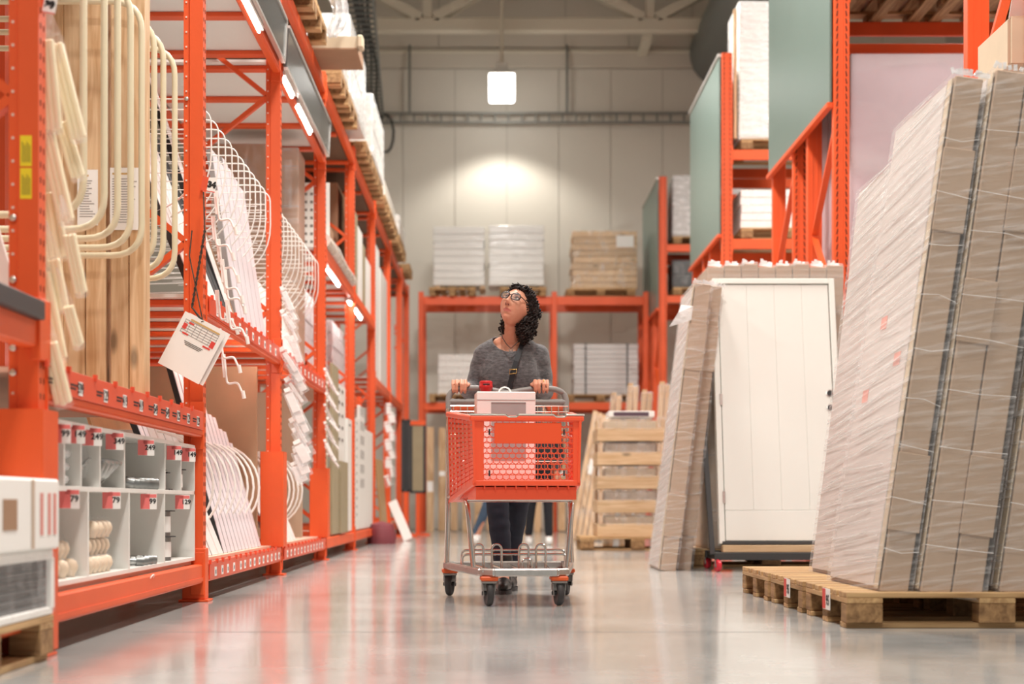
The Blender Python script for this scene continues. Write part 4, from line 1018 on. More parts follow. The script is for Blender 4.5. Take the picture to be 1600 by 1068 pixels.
def lean_pack(y0, y1, xb, th, zb, dx, zt, label, plies=1, grp=None, red_reflection=False):
    L_ = Vector((dx, 0, zt-zb)); u = L_.normalized(); n = Vector((u.z, 0, -u.x)); ln = L_.length
    base = Vector((xb, (y0+y1)/2, zb))
    t = thing('wrapped_pack', label, 'wrapped pack', tuple(base), group=grp)
    tp = th/plies
    for q in range(plies):
        c = base+n*(tp*(q+.5))+L_/2
        MB().obox(c, n*(tp/2-.003), Vector((0, (y1-y0)/2-.012, 0)), L_/2, .004).build('carton', CARD, t)
        # corner guards of doubled cardboard, seen as steps on the narrow edge
        if q == 0:
            MB().obox(base-n*.004+L_/2+Vector((0, .03, 0)), n*.003, Vector((0, (y1-y0)/2-.07, 0)), L_*.492, .001).build('face_sheet', FACEW, t)
            MB().obox(base-n*.006+L_/2-Vector((0, (y1-y0)/2-.05, 0)), n*.002, Vector((0, .028, 0)), L_*.495).build('edge_guard', CARDP, t)
        for f0, f1 in ((.12, .27), (.70, .86)) if q == plies-1 else ((.48, .60),):
            MB().obox(c+L_*((f0+f1)/2-.5)-Vector((0, (y1-y0)/2-.006, 0)), n*(tp/2+.004), Vector((0, .006, 0)), L_*((f1-f0)/2), .002).build('edge_guard', CARDB if False else CARD, t)
    if red_reflection:
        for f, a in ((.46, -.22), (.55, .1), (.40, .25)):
            MB().obox(base-n*.0085+L_*f+Vector((0, a, 0)), n*.0006, Vector((0, .05, 0)), u*.028).build('red_print_or_reflection', mat('faint_red_reflection', S(240, 172, 158), .5), t)  # orange reflection on the broad face, painted as pinkish patches
    mb = MB(); c = base+n*th/2+L_*.5
    mb.obox(c, n*(th/2+.012), Vector((0, (y1-y0)/2+.006, 0)), L_*.503)
    mb.mi = [1, 0, 0, 0, 0, 0]
    # wrinkled gathers of film at the ends
    o = mb.build('film', [FILMF, FILMV], t)
    for s, e in ((0, -1), (1, 1)):
        g = MB(); N_ = 14
        for k in range(N_):
            a = base-n*.012+n*(th+.024)*(k/(N_-1))-Vector((0, (y1-y0)/2+.004, 0))+L_*s
            g.beam(a, a+u*e*(.012+.02*random.random())+n*.01*random.uniform(-1, 1), .014, .004, up=(0, 1, 0))
        if s: g.build('film_gather', FILMW, t, kind='stuff')
    pf_ = MB()
    for k in range(9):                          # tight folds crossing the narrow edge
        f = .06+.1*k+.03*random.random(); a = base+L_*f-Vector((0, (y1-y0)/2+.0085, 0))
        pf_.tube([a-n*.012, a+n*th*.5+u*random.uniform(-.012, .012), a+n*(th+.012)+u*random.uniform(-.02, .02)], .0012, 5)
    pf_.build('film_fold', FILMW, t, smooth=60, kind='stuff')
    ff = MB()
    for k in range(40):                         # diagonal pull creases over the broad face
        f0 = .0+.025*k; y_a, y_b = y0-.004, y1+.002
        a = Vector((xb, y_a, zb))+L_*min(1, max(0, f0+.04+random.uniform(-.015, .015)))-n*.0135; b = Vector((xb, y_b, zb))+L_*min(1, max(0, f0+random.uniform(-.02, .02)))-n*.0135
        if (a-b).length < .5: continue
        s0 = random.uniform(0, .35); s1 = random.uniform(.6, 1)
        ff.tube([a.lerp(b, s0), a.lerp(b, (s0+s1)/2)-n*.001, a.lerp(b, s1)], .0016, 5)
    ff.build('film_fold', FILMW, t, smooth=60, kind='stuff')
    return t
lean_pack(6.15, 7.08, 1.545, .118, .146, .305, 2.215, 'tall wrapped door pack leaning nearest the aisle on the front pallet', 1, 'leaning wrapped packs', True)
lean_pack(6.12, 7.08, 1.70, .25, .146, .305, 2.23, 'double wrapped door pack leaning second from the aisle on the front pallet', 2, 'leaning wrapped packs')
lean_pack(6.12, 7.08, 2.015, .25, .146, .305, 2.24, 'double wrapped door pack leaning third from the aisle, cut by the picture edge', 2, 'leaning wrapped packs')
lean_pack(7.16, 8.02, 1.655, .10, .146, .25, 2.12, 'thin wrapped door pack leaning behind the front packs on the second pallet', 1, 'leaning wrapped packs')
lean_pack(7.16, 8.02, 1.80, .24, .146, .25, 2.05, 'wrapped door pack hidden mostly behind the front packs', 2, 'leaning wrapped packs')
# ------------------------------------------------------------------ white door on its trolley
O = Vector((1.643, 11.2, .20)); u = Vector((1, 0, 0)); v = Vector((0, .40, 1.99)).normalized(); nn = Vector((0, -v.z, v.y))
DW, DH = .922, 2.03
DOORW = mat('door_white', S(228, 228, 221), .35)
def dbox(a0, a1, b0, b1, n0, n1, b=.002):
    return MB().obox(O+u*(a0+a1)/2+v*(b0+b1)/2+nn*(n0+n1)/2, u*(a1-a0)/2, v*(b1-b0)/2, nn*(n1-n0)/2, b)
t = thing('white_door', 'white plank-pattern front door with frame shown leaning on a trolley', 'door', tuple(O))
for a0, a1, b0, b1, nm in ((0, .042, 0, DH, 'frame_jamb'), (DW-.042, DW, 0, DH, 'frame_jamb'), (.042, DW-.042, DH-.042, DH, 'frame_head')):
    dbox(a0, a1, b0, b1, -.07, .012, .004).build(nm, DOORW, t)
dbox(.02, DW-.02, -.006, .018, -.07, .014).build('threshold', DARKGREY, t)
gx = [.048, .048+.21, .048+.418, .048+.624, DW-.048]
for k in range(4): dbox(gx[k]+.0003, gx[k+1]-.0003, .250, DH-.048, -.04, .002, .0022).build('door_plank', DOORW, t)
dbox(.048, DW-.048, .022, .2485, -.04, .004, .004).build('bottom_rail', DOORW, t)
dbox(.045, DW-.045, .02, DH-.045, -.06, -.041).build('core', DOORW, t)
for b_ in (.30, 1.04, 1.74):
    h = dbox(.032, .052, b_, b_+.09, .010, .018, .002).build('hinge', STEEL, t)
for b_ in (1.135, 1.025):
    c = O+u*.852+v*b_+nn*.003
    MB().lathe([(.026, 0), (.027, .003), (.021, .004), (.020, .001)], c, 20, nn).build('lock_ring', STEEL, t, smooth=40)
    MB().lathe([(.0, 0), (.020, 0), (.020, .0015), (0, .0015)], c, 20, nn).build('lock_hole', BLACK, t, smooth=40)
t = thing('door_trolley', 'dark steel trolley on red wheels carrying the white door', 'trolley', (2.1, 11.25, 0))
for y in (11.12, 11.62): MB().box(1.60, 2.75, y, y+.05, .085, .14, .004).build('base_rail', DARKGREY, t)
for x in (1.61, 2.68): MB().box(x, x+.05, 11.17, 11.62, .085, .14, .004).build('cross_rail', DARKGREY, t)
MB().box(1.66, 2.60, 11.13, 11.23, .141, .192, .003).build('wood_bearer', PINE_X, t)
MB().beam((1.60, 11.25, .12), (1.56, 11.66, 1.5), .035, .035, up=(1, 0, 0)).build('side_post', DARKGREY, t)
MB().beam((2.75, 11.25, .12), (2.75, 11.66, 1.5), .035, .035, up=(1, 0, 0)).build('side_post', DARKGREY, t)
REDW = mat('wheel_red', S(208, 44, 60), .35)
for x, y in ((1.62, 11.12), (2.70, 11.12), (1.62, 11.66), (2.70, 11.66)):
    w_ = MB().lathe([(.0, -.016), (.03, -.016), (.042, -.013), (.045, 0), (.042, .013), (.03, .016), (0, .016)], (x, y, .045), 18, (1, .3, 0)).build('wheel', REDW, t, smooth=40)
    MB().lathe([(.0, -.02), (.014, -.02), (.014, .02), (0, .02)], (x, y, .045), 10, (1, .3, 0)).box(x-.022, x-.018, y-.02, y+.02, .04, .086).box(x+.018, x+.022, y-.02, y+.02, .04, .086).build('caster_fork', STEEL, w_)
# packs behind and beside the door
for k in range(8):
    x0 = 1.64+.131*k; x1 = x0+.126
    t = thing('wrapped_pack', f'upright wrapped carton pack behind the white door, {ORD[k]} counted from the aisle', 'wrapped pack', ((x0+x1)/2, 12.2, .146), group='upright packs behind the door')
    MB().box(x0, x1, 11.80, 12.68 if x1 < 2.65 else 12.2, .146, 2.31+.012*(k % 3), .004).build('carton', CARD, t)
    MB().box(x0-.003, x1+.003, 11.79, 12.69 if x1 < 2.65 else 12.21, .16, 2.325+.012*(k % 3), .01).build('film', FILM, t)
    g = MB()
    for q in range(9): g.beam((x0+.012*q+.01, 11.80+.01*q, 2.32), (x0+.012*q+.015, 11.80+.012*q, 2.335+.04*random.random()), .02, .004, up=(0, 1, 0))
    g.build('film_gather', FILMW, t, kind='stuff')
pallet(2.13, 12.2, 0, 0, 'pallet under the upright packs behind the white door')
lean_pack(11.25, 12.05, 1.215, .12, .005, .26, 2.11, 'tall wrapped pack leaning beside the white door, nearest the aisle', 1, 'packs beside the door')
lean_pack(11.45, 12.2, 1.36, .11, .005, .235, 2.12, 'second wrapped pack leaning between the aisle pack and the white door', 1, 'packs beside the door')
t = thing('film_tail', 'torn white film tail sticking out of the pack beside the door', 'plastic film', tuple(at(1058, 500, 11.2)))
MB().add([at(1083, 478, 11.22), at(1080, 500, 11.22), at(1046, 510, 11.16), at(1060, 488, 11.15), at(1064, 476, 11.2)], [(0, 4, 3), (0, 3, 1), (1, 3, 2)]).build('film_sheet', FILMW, t, fix=False).modifiers.new('t', 'SOLIDIFY').thickness = .002
# ------------------------------------------------------------------ crates and timber farther down the aisle
pallet(1.50, 16.42, 0, 0, 'pallet under the stack of wooden crates')
CRW = 1.08, 1.80, 16.05, 16.80
for k in range(5):
    z = .146+.25*k; x0, x1, y0, y1 = CRW
    t = thing('wooden_crate', f'open wooden crate of goods, {ORD[k]} from the floor in the crate stack', 'crate', ((x0+x1)/2, (y0+y1)/2, z), group='stacked wooden crates')
    for xx in (x0, x1-.02): MB().box(xx, xx+.02, y0+.02, y1-.02, z+.0, z+.135, .002).build('side_board', PINE_Y, t)
    for yy in (y0, y1-.02): MB().box(x0, x1, yy, yy+.02, z+.0, z+.135, .002).build('side_board', PINE_X, t)
    for xx in (x0+.02, x1-.055):
        for yy in (y0+.02, y1-.055): MB().box(xx, xx+.035, yy, yy+.035, z+.002, z+.245).build('corner_post', PINE_Z, t)
    MB().box(x0+.02, x1-.02, y0+.02, y1-.02, z+.002, z+.015).build('crate_floor', PINE_X, t)
    MB().box(x0+.08, x1-.1, y0+.06, y1-.06, z+.016, z+.215+.015*(k % 2), .01).build('contents', mat('pale_packs', S(206, 192, 174), .6, var=.25, vscale=14) if k % 2 else CARDP, t)
    MB().box(x0-.004, x1+.004, y0-.004, y1+.004, z+.10, z+.246, .02).build('film', CLEARP, t)
t = thing('label_box', 'low box with dark print on top of the crate stack', 'box', (1.5, 16.3, 1.4))
MB().box(1.2, 1.68, 16.08, 16.5, 1.397, 1.46, .004).build('box', PAPER, t)
MB().box(1.25, 1.62, 16.0785, 16.0798, 1.405, 1.45).build('print', mat('print_plum', S(92, 74, 86), .5), t)
for k, (x, y, h) in enumerate(((1.30, 17.6, 1.76), (1.48, 17.5, 1.86), (1.66, 17.7, 1.80), (1.84, 17.5, 1.88), (2.02, 17.7, 1.84), (2.2, 17.5, 1.7))):
    t = thing('timber_bundle', f'film-wrapped upright bundle of timber behind the crates, {ORD[k]} counted from the aisle', 'timber', (x, y, 0), group='timber bundles')
    for q in range(4): MB().obox((x+.058*(q % 2)-.03+.03*h, y+.062*(q//2), h/2-.02*q), (.027, 0, 0), (0, .028, 0), (.05, 0, h/2-.02*q), .002).build('lath', PINE_Z, t)
    MB().obox((x+.03*h, y+.03, h/2), (.072, 0, 0), (0, .07, 0), (.05, 0, h/2-.02), .02).build('bag', FILM, t)
for k in range(6):
    a = Vector((PX(893+9*k, 19.8), 19.8-.02*k, 0)); b = Vector((PX(932+7*k, 19.8), 20.0, PZ(645+3*((k*5) % 4), 20)))
    t = thing('leaning_timber', f'pale timber leaning in film beside the crates, {ORD[k]} counted from the aisle', 'timber', tuple(a), group='leaning timbers')
    d = (b-a).normalized(); mid = (a+b)/2; sx = d.cross(Vector((0, 1, 0))).normalized()
    MB().obox(mid+Vector((0, 0, .02)), sx*.03, sx.cross(d)*.045, (b-a)/2, .003).build('timber', PINE_Z, t)
    MB().obox(mid+Vector((0, 0, .02)), sx*.034, sx.cross(d)*.05, (b-a)*.485, .004).build('film', CLEARP, t)
    if k in (1, 3): MB().obox(mid+d*.15-Vector((0, .052, 0)), sx*.028, Vector((0, .001, 0)), d*.10).build('paper_label', PAPER, t)
# ------------------------------------------------------------------ racking across the end wall
YR = 26.5
br = thing('end_rack', 'orange rack standing across the end of the aisle before the cream wall', 'shelving', (1, YR, 0))
for x in (-1.26, 1.04, 2.62):
    for y in (YR, YR+1.0): MB().box(x-.045, x+.045, y, y+.07, 0, 4.14, .004).build('post', ORANGE, br)
    MB().box(x-.08, x+.08, YR-.03, YR+.1, 0, .012).build('base_plate', ORANGE, br)
    z = .3; s = 1
    while z < 3.6:
        a, b = (YR+.07, YR+1.0) if s > 0 else (YR+1.0, YR+.07)
        MB().beam((x, a, z), (x, b, z+.75), .03, .04, up=(1, 0, 0)).build('brace', ORANGE, br); z += .78; s = -s
for xa, xb_ in ((-1.215, .995), (1.085, 2.575)):
    for z0, z1 in ((3.91, 4.06), (2.10, 2.23)):
        for y in (YR+.01, YR+1.0): MB().box(xa, xb_, y, y+.05, z0, z1, .006).build('beam', ORANGE, br)
nb = 0
for (x, y, z) in ((-.72, 27.0, 4.062), (.5, 27.0, 4.062), (1.85, 27.0, 4.062), (-.72, 27.0, 2.232), (.5, 27.0, 2.232), (1.85, 27.0, 2.232)):
    pallet(x, y, z, PI/2 if x < 1 else 0, f'{ORD[nb]} pallet on the wall rack, counted along each beam from the top', 'pallets on the wall rack'); nb += 1
for k, x in enumerate((-.98, -.2, .55)): solo(MB().box(x-.05, x+.05, 26.65, 27.35, 4.207, 4.262, .003), 'bearer', PINE_Y, f'{ORD[k]} pale wooden bearer under the white stack on the wall rack', 'bearer')
Y = 26.62
wrapped(PX(677, Y), PX(757, Y), Y, 27.35, 4.263, PZ(354, Y), WHITE, 'left half of the tall white stack on the wall rack', 8, FILM)
wrapped(PX(764, Y), PX(850, Y), Y, 27.35, 4.263, PZ(352, Y), WHITE, 'brighter half of the tall white stack on the wall rack under the lamp', 8, FILM)
t = thing('timber_stack', 'film-wrapped stack of pine boards on the wall rack beside the green panel', 'timber stack', (2.1, 27, 4.206))
for k in range(9): MB().box(PX(893, Y)+.02*((k*5) % 3), 2.48, Y, 27.4, 4.207+k*.112, 4.207+k*.112+.104, .004).build('board', PINE_X, t)
MB().box(PX(893, Y)-.01, 2.49, Y-.01, 27.41, 4.22, 5.225, .02).build('film', CLEARP, t)
MB().box(PX(963, Y), PX(990, Y), Y-.014, Y-.012, PZ(386, Y), PZ(368, Y)).build('paper_label', PAPER, t)
wrapped(PX(684, Y), .2, Y, 27.4, 2.376, PZ(553, Y), PAPER, 'white sheet stack on the middle level of the wall rack', 6, CLEARP)
t = wrapped(PX(896, Y), 2.5, Y, 27.4, 2.376, PZ(537, Y), mat('grey_white_goods', S(206, 200, 196), .5), 'grey strapped sheet stack on the middle level of the wall rack', 10, FILM)
for px in (915, 980): MB().box(PX(px, Y)-.012, PX(px, Y)+.012, Y-.014, Y-.009, 2.38, PZ(537, Y)+.01).build('strap', DARKGREY, t)
for k in range(13):
    x = PX(672, 26.3)+.205*k
    t = thing('upright_board', f'pale upright board standing at the foot of the wall rack, {ORD[k]} from its first post', 'board', (x, 26.35, 0), group='boards at the foot of the wall rack')
    MB().obox((x, 26.38, .90), (.06, 0, 0), (0, .03, 0), (0, .05, .90-.01*(k % 3)), .004).build('board', PINE_Z, t)
    if k % 2 == 0: MB().obox((x, 26.343, .78+.02*k), (.05, 0, 0), (0, .0015, 0), (0, .005, .09)).build('paper_label', PAPER, t)
    else: MB().obox((x, 26.352, 1.0), (.05, 0, 0), (0, .0015, 0), (0, .005, .04)).build('paper_label', PAPER, t)
# ------------------------------------------------------------------ shopping cart
TH = math.radians(4.6)
ct = thing('shopping_cart', 'orange plastic shopping cart on a steel frame pushed by the woman', 'shopping cart', (.11, 7.85, 0), TH)
def cbuild(mb, name, m, parent=None, **k): return mb.build(name, m, parent or ct, local=True, **k)
base = [(-.20, -.47), (.20, -.47), (.345, .46), (-.345, .46)]
fr = MB(); zb = .165
cor = []
for i in range(4):
    a = Vector((*base[i], zb)); p = Vector((*base[i-1], zb)); n = Vector((*base[(i+1) % 4], zb))
    cor += [a+(p-a).normalized()*.05, a+(n-a).normalized()*.05]
for i in range(8): fr.beam(cor[i], cor[(i+1) % 8]+(cor[(i+1) % 8]-cor[i]).normalized()*.012, .03, .038, b=.008)
cbuild(fr, 'base_frame', STEEL)
for x, y in ((-.17, -.43), (.17, -.43), (-.315, .42), (.315, .42)):
    cap_ = cbuild(MB().box(x-.042, x+.042, y-.045, y+.045, .124, .146, .008), 'caster_cap', mat('caster_orange', S(214, 92, 40), .45))
    cbuild(MB().box(x-.036, x+.036, y-.04, y+.04, .112, .124, .004).beam((x-.030, y, .112), (x-.026, y+.01, .055), .004, .05, up=(0, 1, 0)).beam((x+.030, y, .112), (x+.026, y+.01, .055), .004, .05, up=(0, 1, 0)).box(x-.034, x+.034, y-.012, y+.03, .075, .112, .004), 'fork', GREYPL, cap_)
    wv = (1, .12, 0) if y < 0 else (1, -.28, 0)
    cbuild(MB().lathe([(.0, -.012), (.03, -.012), (.04, -.017), (.056, -.015), (.0625, -.007), (.0625, .007), (.056, .015), (.04, .017), (.03, .012), (0, .012)], (x, y+.01, .0635), 24, wv), 'wheel', RUBBER, cap_, smooth=40)
    cbuild(MB().lathe([(.0, -.034), (.010, -.034), (.010, .034), (0, .034)], (x, y+.01, .0635), 10, wv), 'axle', DARKGREY, cap_, smooth=40)
for s in (-1, 1):
    cbuild(MB().tube(rounded([(s*.232, -.24, .18), (s*.262, -.22, .50), (s*.262, .3, .535)], .05), .0135, 10), 'front_upright', CHROME, smooth=50)
    cbuild(MB().tube(rounded([(s*.335, .36, .18), (s*.325, .38, .55), (s*.322, .44, .98), (s*.318, .47, 1.03)], .08), .0135, 10), 'rear_upright', CHROME, smooth=50)
cbuild(MB().tube([(-.262, -.20, .515), (.262, -.20, .515)], .011, 8), 'cross_tube', CHROME, smooth=50)
for s in (-1, 1): cbuild(MB().tube([(s*.262, .1, .525), (s*.325, .38, .53)], .011, 8), 'cross_tube', CHROME, smooth=50)
# bottle wires on the base
for x in (-.205, -.115, .02, .105):
    cbuild(MB().tube([(x-.024, -.22, .17)]+[(x-.024*math.cos(a), -.22, .27+.024*math.sin(a)) for a in [PI*i/8 for i in range(9)]]+[(x+.024, -.22, .17)], .006, 7), 'bottle_wire', CHROME, smooth=50)
cbuild(MB().tube([(.0, -.36, .17)]+[(.022-.022*math.cos(a), -.36, .205+.022*math.sin(a)) for a in [PI*i/8 for i in range(9)]]+[(.044, -.36, .17)], .006, 7), 'bottle_wire', CHROME, smooth=50)
for y, z in ((.05, .235), (.12, .255)):
    cbuild(MB().tube(rounded([(-.27, y, .17), (-.27, y, z), (.27, y, z), (.27, y, .17)], .03), .006, 7), 'bottom_wire', CHROME, smooth=50)
for k in range(7): cbuild(MB().tube([(-.2+.066*k, -.45, .17), (-.3+.1*k, .45, .17)], .005, 6), 'bottom_wire', CHROME, smooth=50)
# basket
yF, yR = -.56, .32; hF, hR = .255, .325; zTF, zTR, zBF, zBR = .895, .965, .595, .515
def side(s, t, h):            # point on a side wall: t 0 front..1 rear, h 0 bottom..1 top
    x = (hF-.008*(1-h))*(1-t)+(hR-.012*(1-h))*t; z0 = zBF*(1-t)+zBR*t; z1 = zTF*(1-t)+zTR*t
    return Vector((s*x, yF+(yR-yF)*t+.0*(1-h), z0+(z1-z0)*h))
for s in (-1, 1):
    m = MB(); nb_ = 17
    for k in range(nb_):
        h = k/(nb_-1); a, b = side(s, 0, h), side(s, 1, h); m.beam(a, b, .009, .0155)
    for k in range(7):
        t = k/6; m.beam(side(s, t, 0), side(s, t, 1), .012, .014 if 0 < k < 6 else .03, up=(0, 1, 0))
    cbuild(m, 'side_lattice', ORANGE_CART, kind='stuff')
    cbuild(MB().beam(side(s, 0, 1)+Vector((0, -.012, .004)), side(s, 1, 1)+Vector((0, .01, .004)), .034, .028, b=.008), 'rim', ORANGE_CART)
    cbuild(MB().beam(side(s, 0, 0), side(s, 1, 0), .02, .03, b=.005), 'lower_edge', ORANGE_CART)
cbuild(MB().beam((-hF-.018, yF, zTF+.004), (hF+.018, yF, zTF+.004), .034, .028, b=.008), 'rim', ORANGE_CART)
# chrome line along the rim with its two bumps
cbuild(MB().tube(rounded([(-hF-.02, yF-.012, zTF+.022), (-.10, yF-.012, zTF+.022), (-.09, yF-.014, zTF+.012), (-.05, yF-.014, zTF+.012), (-.04, yF-.012, zTF+.022), (.13, yF-.012, zTF+.022), (.14, yF-.014, zTF+.012), (.18, yF-.014, zTF+.012), (.19, yF-.012, zTF+.022), (hF+.02, yF-.012, zTF+.022)], .006, 3), .005, 7), 'rim_wire', CHROME, smooth=50)
# front: margins, sign plate, honeycomb
for x0, x1 in ((-hF, -hF+.05), (hF-.035, hF)): cbuild(MB().box(x0, x1, yF-.006, yF+.006, zBF, zTF, .003), 'front_margin', ORANGE_CART)
cbuild(MB().box(-hF, hF, yF-.007, yF+.007, zBF-.015, zBF+.012, .004), 'front_lower_bar', ORANGE_CART)
cbuild(MB().box(-.155, .165, yF-.012, yF-.004, zTF-.115, zTF-.016, .006), 'sign_plate', mat('cart_sign_plate', S(240, 88, 46), .3))
lat = MB(); dx, dz = .0305, .0252; xs0, xs1 = -hF+.05, hF-.035; z = zBF+.012; row = 0
while z < zTF-.02:
    off = dx/2 if row % 2 else 0; x = xs0+off
    while x < xs1+.001:
        lat.beam((x, yF, z+dz*.32), (x, yF, z+dz), .0035, .008, up=(0, 1, 0))
        if x+dx/2 <= xs1: lat.beam((x, yF, z+dz*.32), (x+dx/2, yF, z), .0035, .008, up=(0, 1, 0))
        if x-dx/2 >= xs0: lat.beam((x, yF, z+dz*.32), (x-dx/2, yF, z), .0035, .008, up=(0, 1, 0))
        x += dx
    lat.box(xs0, xs1, yF-.003, yF+.003, z-.002, z+.002)
    z += dz; row += 1
cbuild(lat, 'front_lattice', ORANGE_CART, kind='stuff')
for x in (-.178, .178):
    for z in (zBF+.045, zTF-.06): cbuild(MB().box(x-.004, x+.004, yF-.010, yF+.004, z-.014, z+.014, .002), 'clip', BLACK)
# floor, sloping underside and tray
flr = MB(); flr.add([(-hF, yF, zBF-.012), (hF, yF, zBF-.012), (hR, yR, zBR-.012), (-hR, yR, zBR-.012), (-hF, yF, zBF), (hF, yF, zBF), (hR, yR, zBR), (-hR, yR, zBR)], [(0, 1, 2, 3), (4, 5, 6, 7), (0, 1, 5, 4), (1, 2, 6, 5), (2, 3, 7, 6), (3, 0, 4, 7)])
cbuild(flr, 'basket_floor', ORANGE_CART)
cbuild(MB().prism([(-.24, -.54), (.24, -.54), (.285, .25), (-.285, .25)], (1, 0, 0), (0, 1, 0), (0, 0, .06)), 'under_tray', ORANGE_CART).location.z = .515
for k in range(9): cbuild(MB().beam((-.2+.05*k, yF+.0, zBF-.02), (-.2+.05*k, -.3, .545), .006, .02), 'floor_rib', ORANGE_CART)
# folding rear gate of wire
for k in range(17): cbuild(MB().tube([(-.30+.0375*k, .325, .53), (-.30+.0375*k, .345, 1.015)], .0028, 6), 'gate_wire', CHROME, smooth=50)
for z in (.58, .72, .86, .985, 1.015): cbuild(MB().tube([(-.315, .327+.02*(z-.53)/.48, z), (.315, .327+.02*(z-.53)/.48, z)], .0036, 6), 'gate_wire', CHROME, smooth=50)
# handle: two grey arches and a lower bar
hp = [(-.318, .455, .97), (-.32, .475, 1.08), (-.285, .48, 1.115), (-.17, .48, 1.122), (-.06, .48, 1.105), (0, .48, 1.092), (.06, .48, 1.105), (.17, .48, 1.122), (.285, .48, 1.115), (.32, .475, 1.08), (.318, .455, .97)]
cbuild(MB().tube(rounded(hp, [.03, .03, .04, .04, .03, .03, .04, .04, .03], 4), .0165, 12), 'handle', GREYPL, smooth=50)
cbuild(MB().tube([(-.315, .47, 1.045), (.315, .47, 1.045)], .017, 12), 'lower_bar', GREYPL, smooth=50)
ck = cbuild(MB().lathe([(.0, 0), (.016, 0), (.030, .02), (.0365, .034), (.038, .036), (.038, .044), (.036, .048), (.036, .066), (.030, .072), (0, .072)], (-.118, .455, 1.085), 20), 'coin_lock', mat('coin_lock_red', S(200, 40, 44), .3), smooth=40)
cbuild(MB().box(-.136, -.100, .417, .421, 1.134, 1.140, .001), 'coin_slot', BLACK, ck)
# box standing in the basket
bx = thing('product_box', 'white cardboard box with a grey panel standing in the cart basket', 'box', (.0535, 7.72, .59), TH)
bw, bd, bh = .147, .085, .462
MB().box(-bw, bw, -bd, bd, 0, bh, .004).build('carton', PAPER, bx, local=True)
MB().box(-.075, .098, -bd-.002, -bd-.0005, .12, bh-.055).build('grey_panel', mat('box_grey_print', S(172, 172, 170), .5, var=.08), bx, local=True)
MB().box(-bw, bw, -bd-.0022, -bd-.0005, bh-.042, bh-.040).box(-.075, .098, -bd-.0035, -bd-.002, bh-.058, bh-.053).build('crease', GREYINK, bx, local=True)
MB().tube([(.0+.03*math.cos(a), 0, bh+.028*math.sin(a)) for a in [PI*i/10 for i in range(11)]], .004, 7).build('carry_loop', WHITEWIRE, bx, local=True, smooth=50)

# ------------------------------------------------------------------ people
def fuse(mb, voxel, it=4, fac=.5):
    me = mb.mesh('tmp', [], None, 0)
    o = bpy.data.objects.new('tmp', me); COL.objects.link(o)
    r = o.modifiers.new('r', 'REMESH'); r.mode = 'VOXEL'; r.voxel_size = voxel; r.adaptivity = 0
    if it:
        s = o.modifiers.new('s', 'SMOOTH'); s.factor = fac; s.iterations = it
    dg = bpy.context.evaluated_depsgraph_get(); out = bpy.data.meshes.new_from_object(o.evaluated_get(dg))
    bpy.data.objects.remove(o); bpy.data.meshes.remove(me)
    out.materials.clear(); out.polygons.foreach_set('use_smooth', [True]*len(out.polygons)); return out
def put(me, name, mats, root, label=None):
    for v in me.vertices: v.co -= WP[root.name]
    for m in mats: me.materials.append(m)
    me.name = name; o = bpy.data.objects.new(name, me); COL.objects.link(o); o.parent = root; WP[o.name] = WP[root.name]
    if label: o['label'] = label
    return o
def skinmat(name, col):
    m = mat(name, col, .48, var=.10, vscale=30, col2=tuple(c*f for c, f in zip(col[:3], (.93, .82, .78)))+(1,))
    b = m.node_tree.nodes['Principled BSDF']; b.inputs['Subsurface Weight'].default_value = .12; b.inputs['Subsurface Radius'].default_value = (.012, .005, .003); b.inputs['Subsurface Scale'].default_value = .6
    return m
SKIN = skinmat('skin', S(216, 158, 130)); LIP = mat('lips', S(188, 108, 96), .45)
HAIR = mat('hair_dark', S(38, 26, 22), .55, var=.4, vscale=40, spec=.25)
KNIT = mat('grey_melange_knit', S(116, 114, 116), .9, var=.62, vscale=42, bump=.5, bscale=160, stretch=(1, 1, 2.6), sheen=.3)
DENIM = mat('navy_denim', S(30, 33, 48), .85, var=.25, vscale=30, bump=.1, bscale=300)
LEATHER = mat('black_leather', S(30, 28, 28), .35, bump=.15, bscale=60)

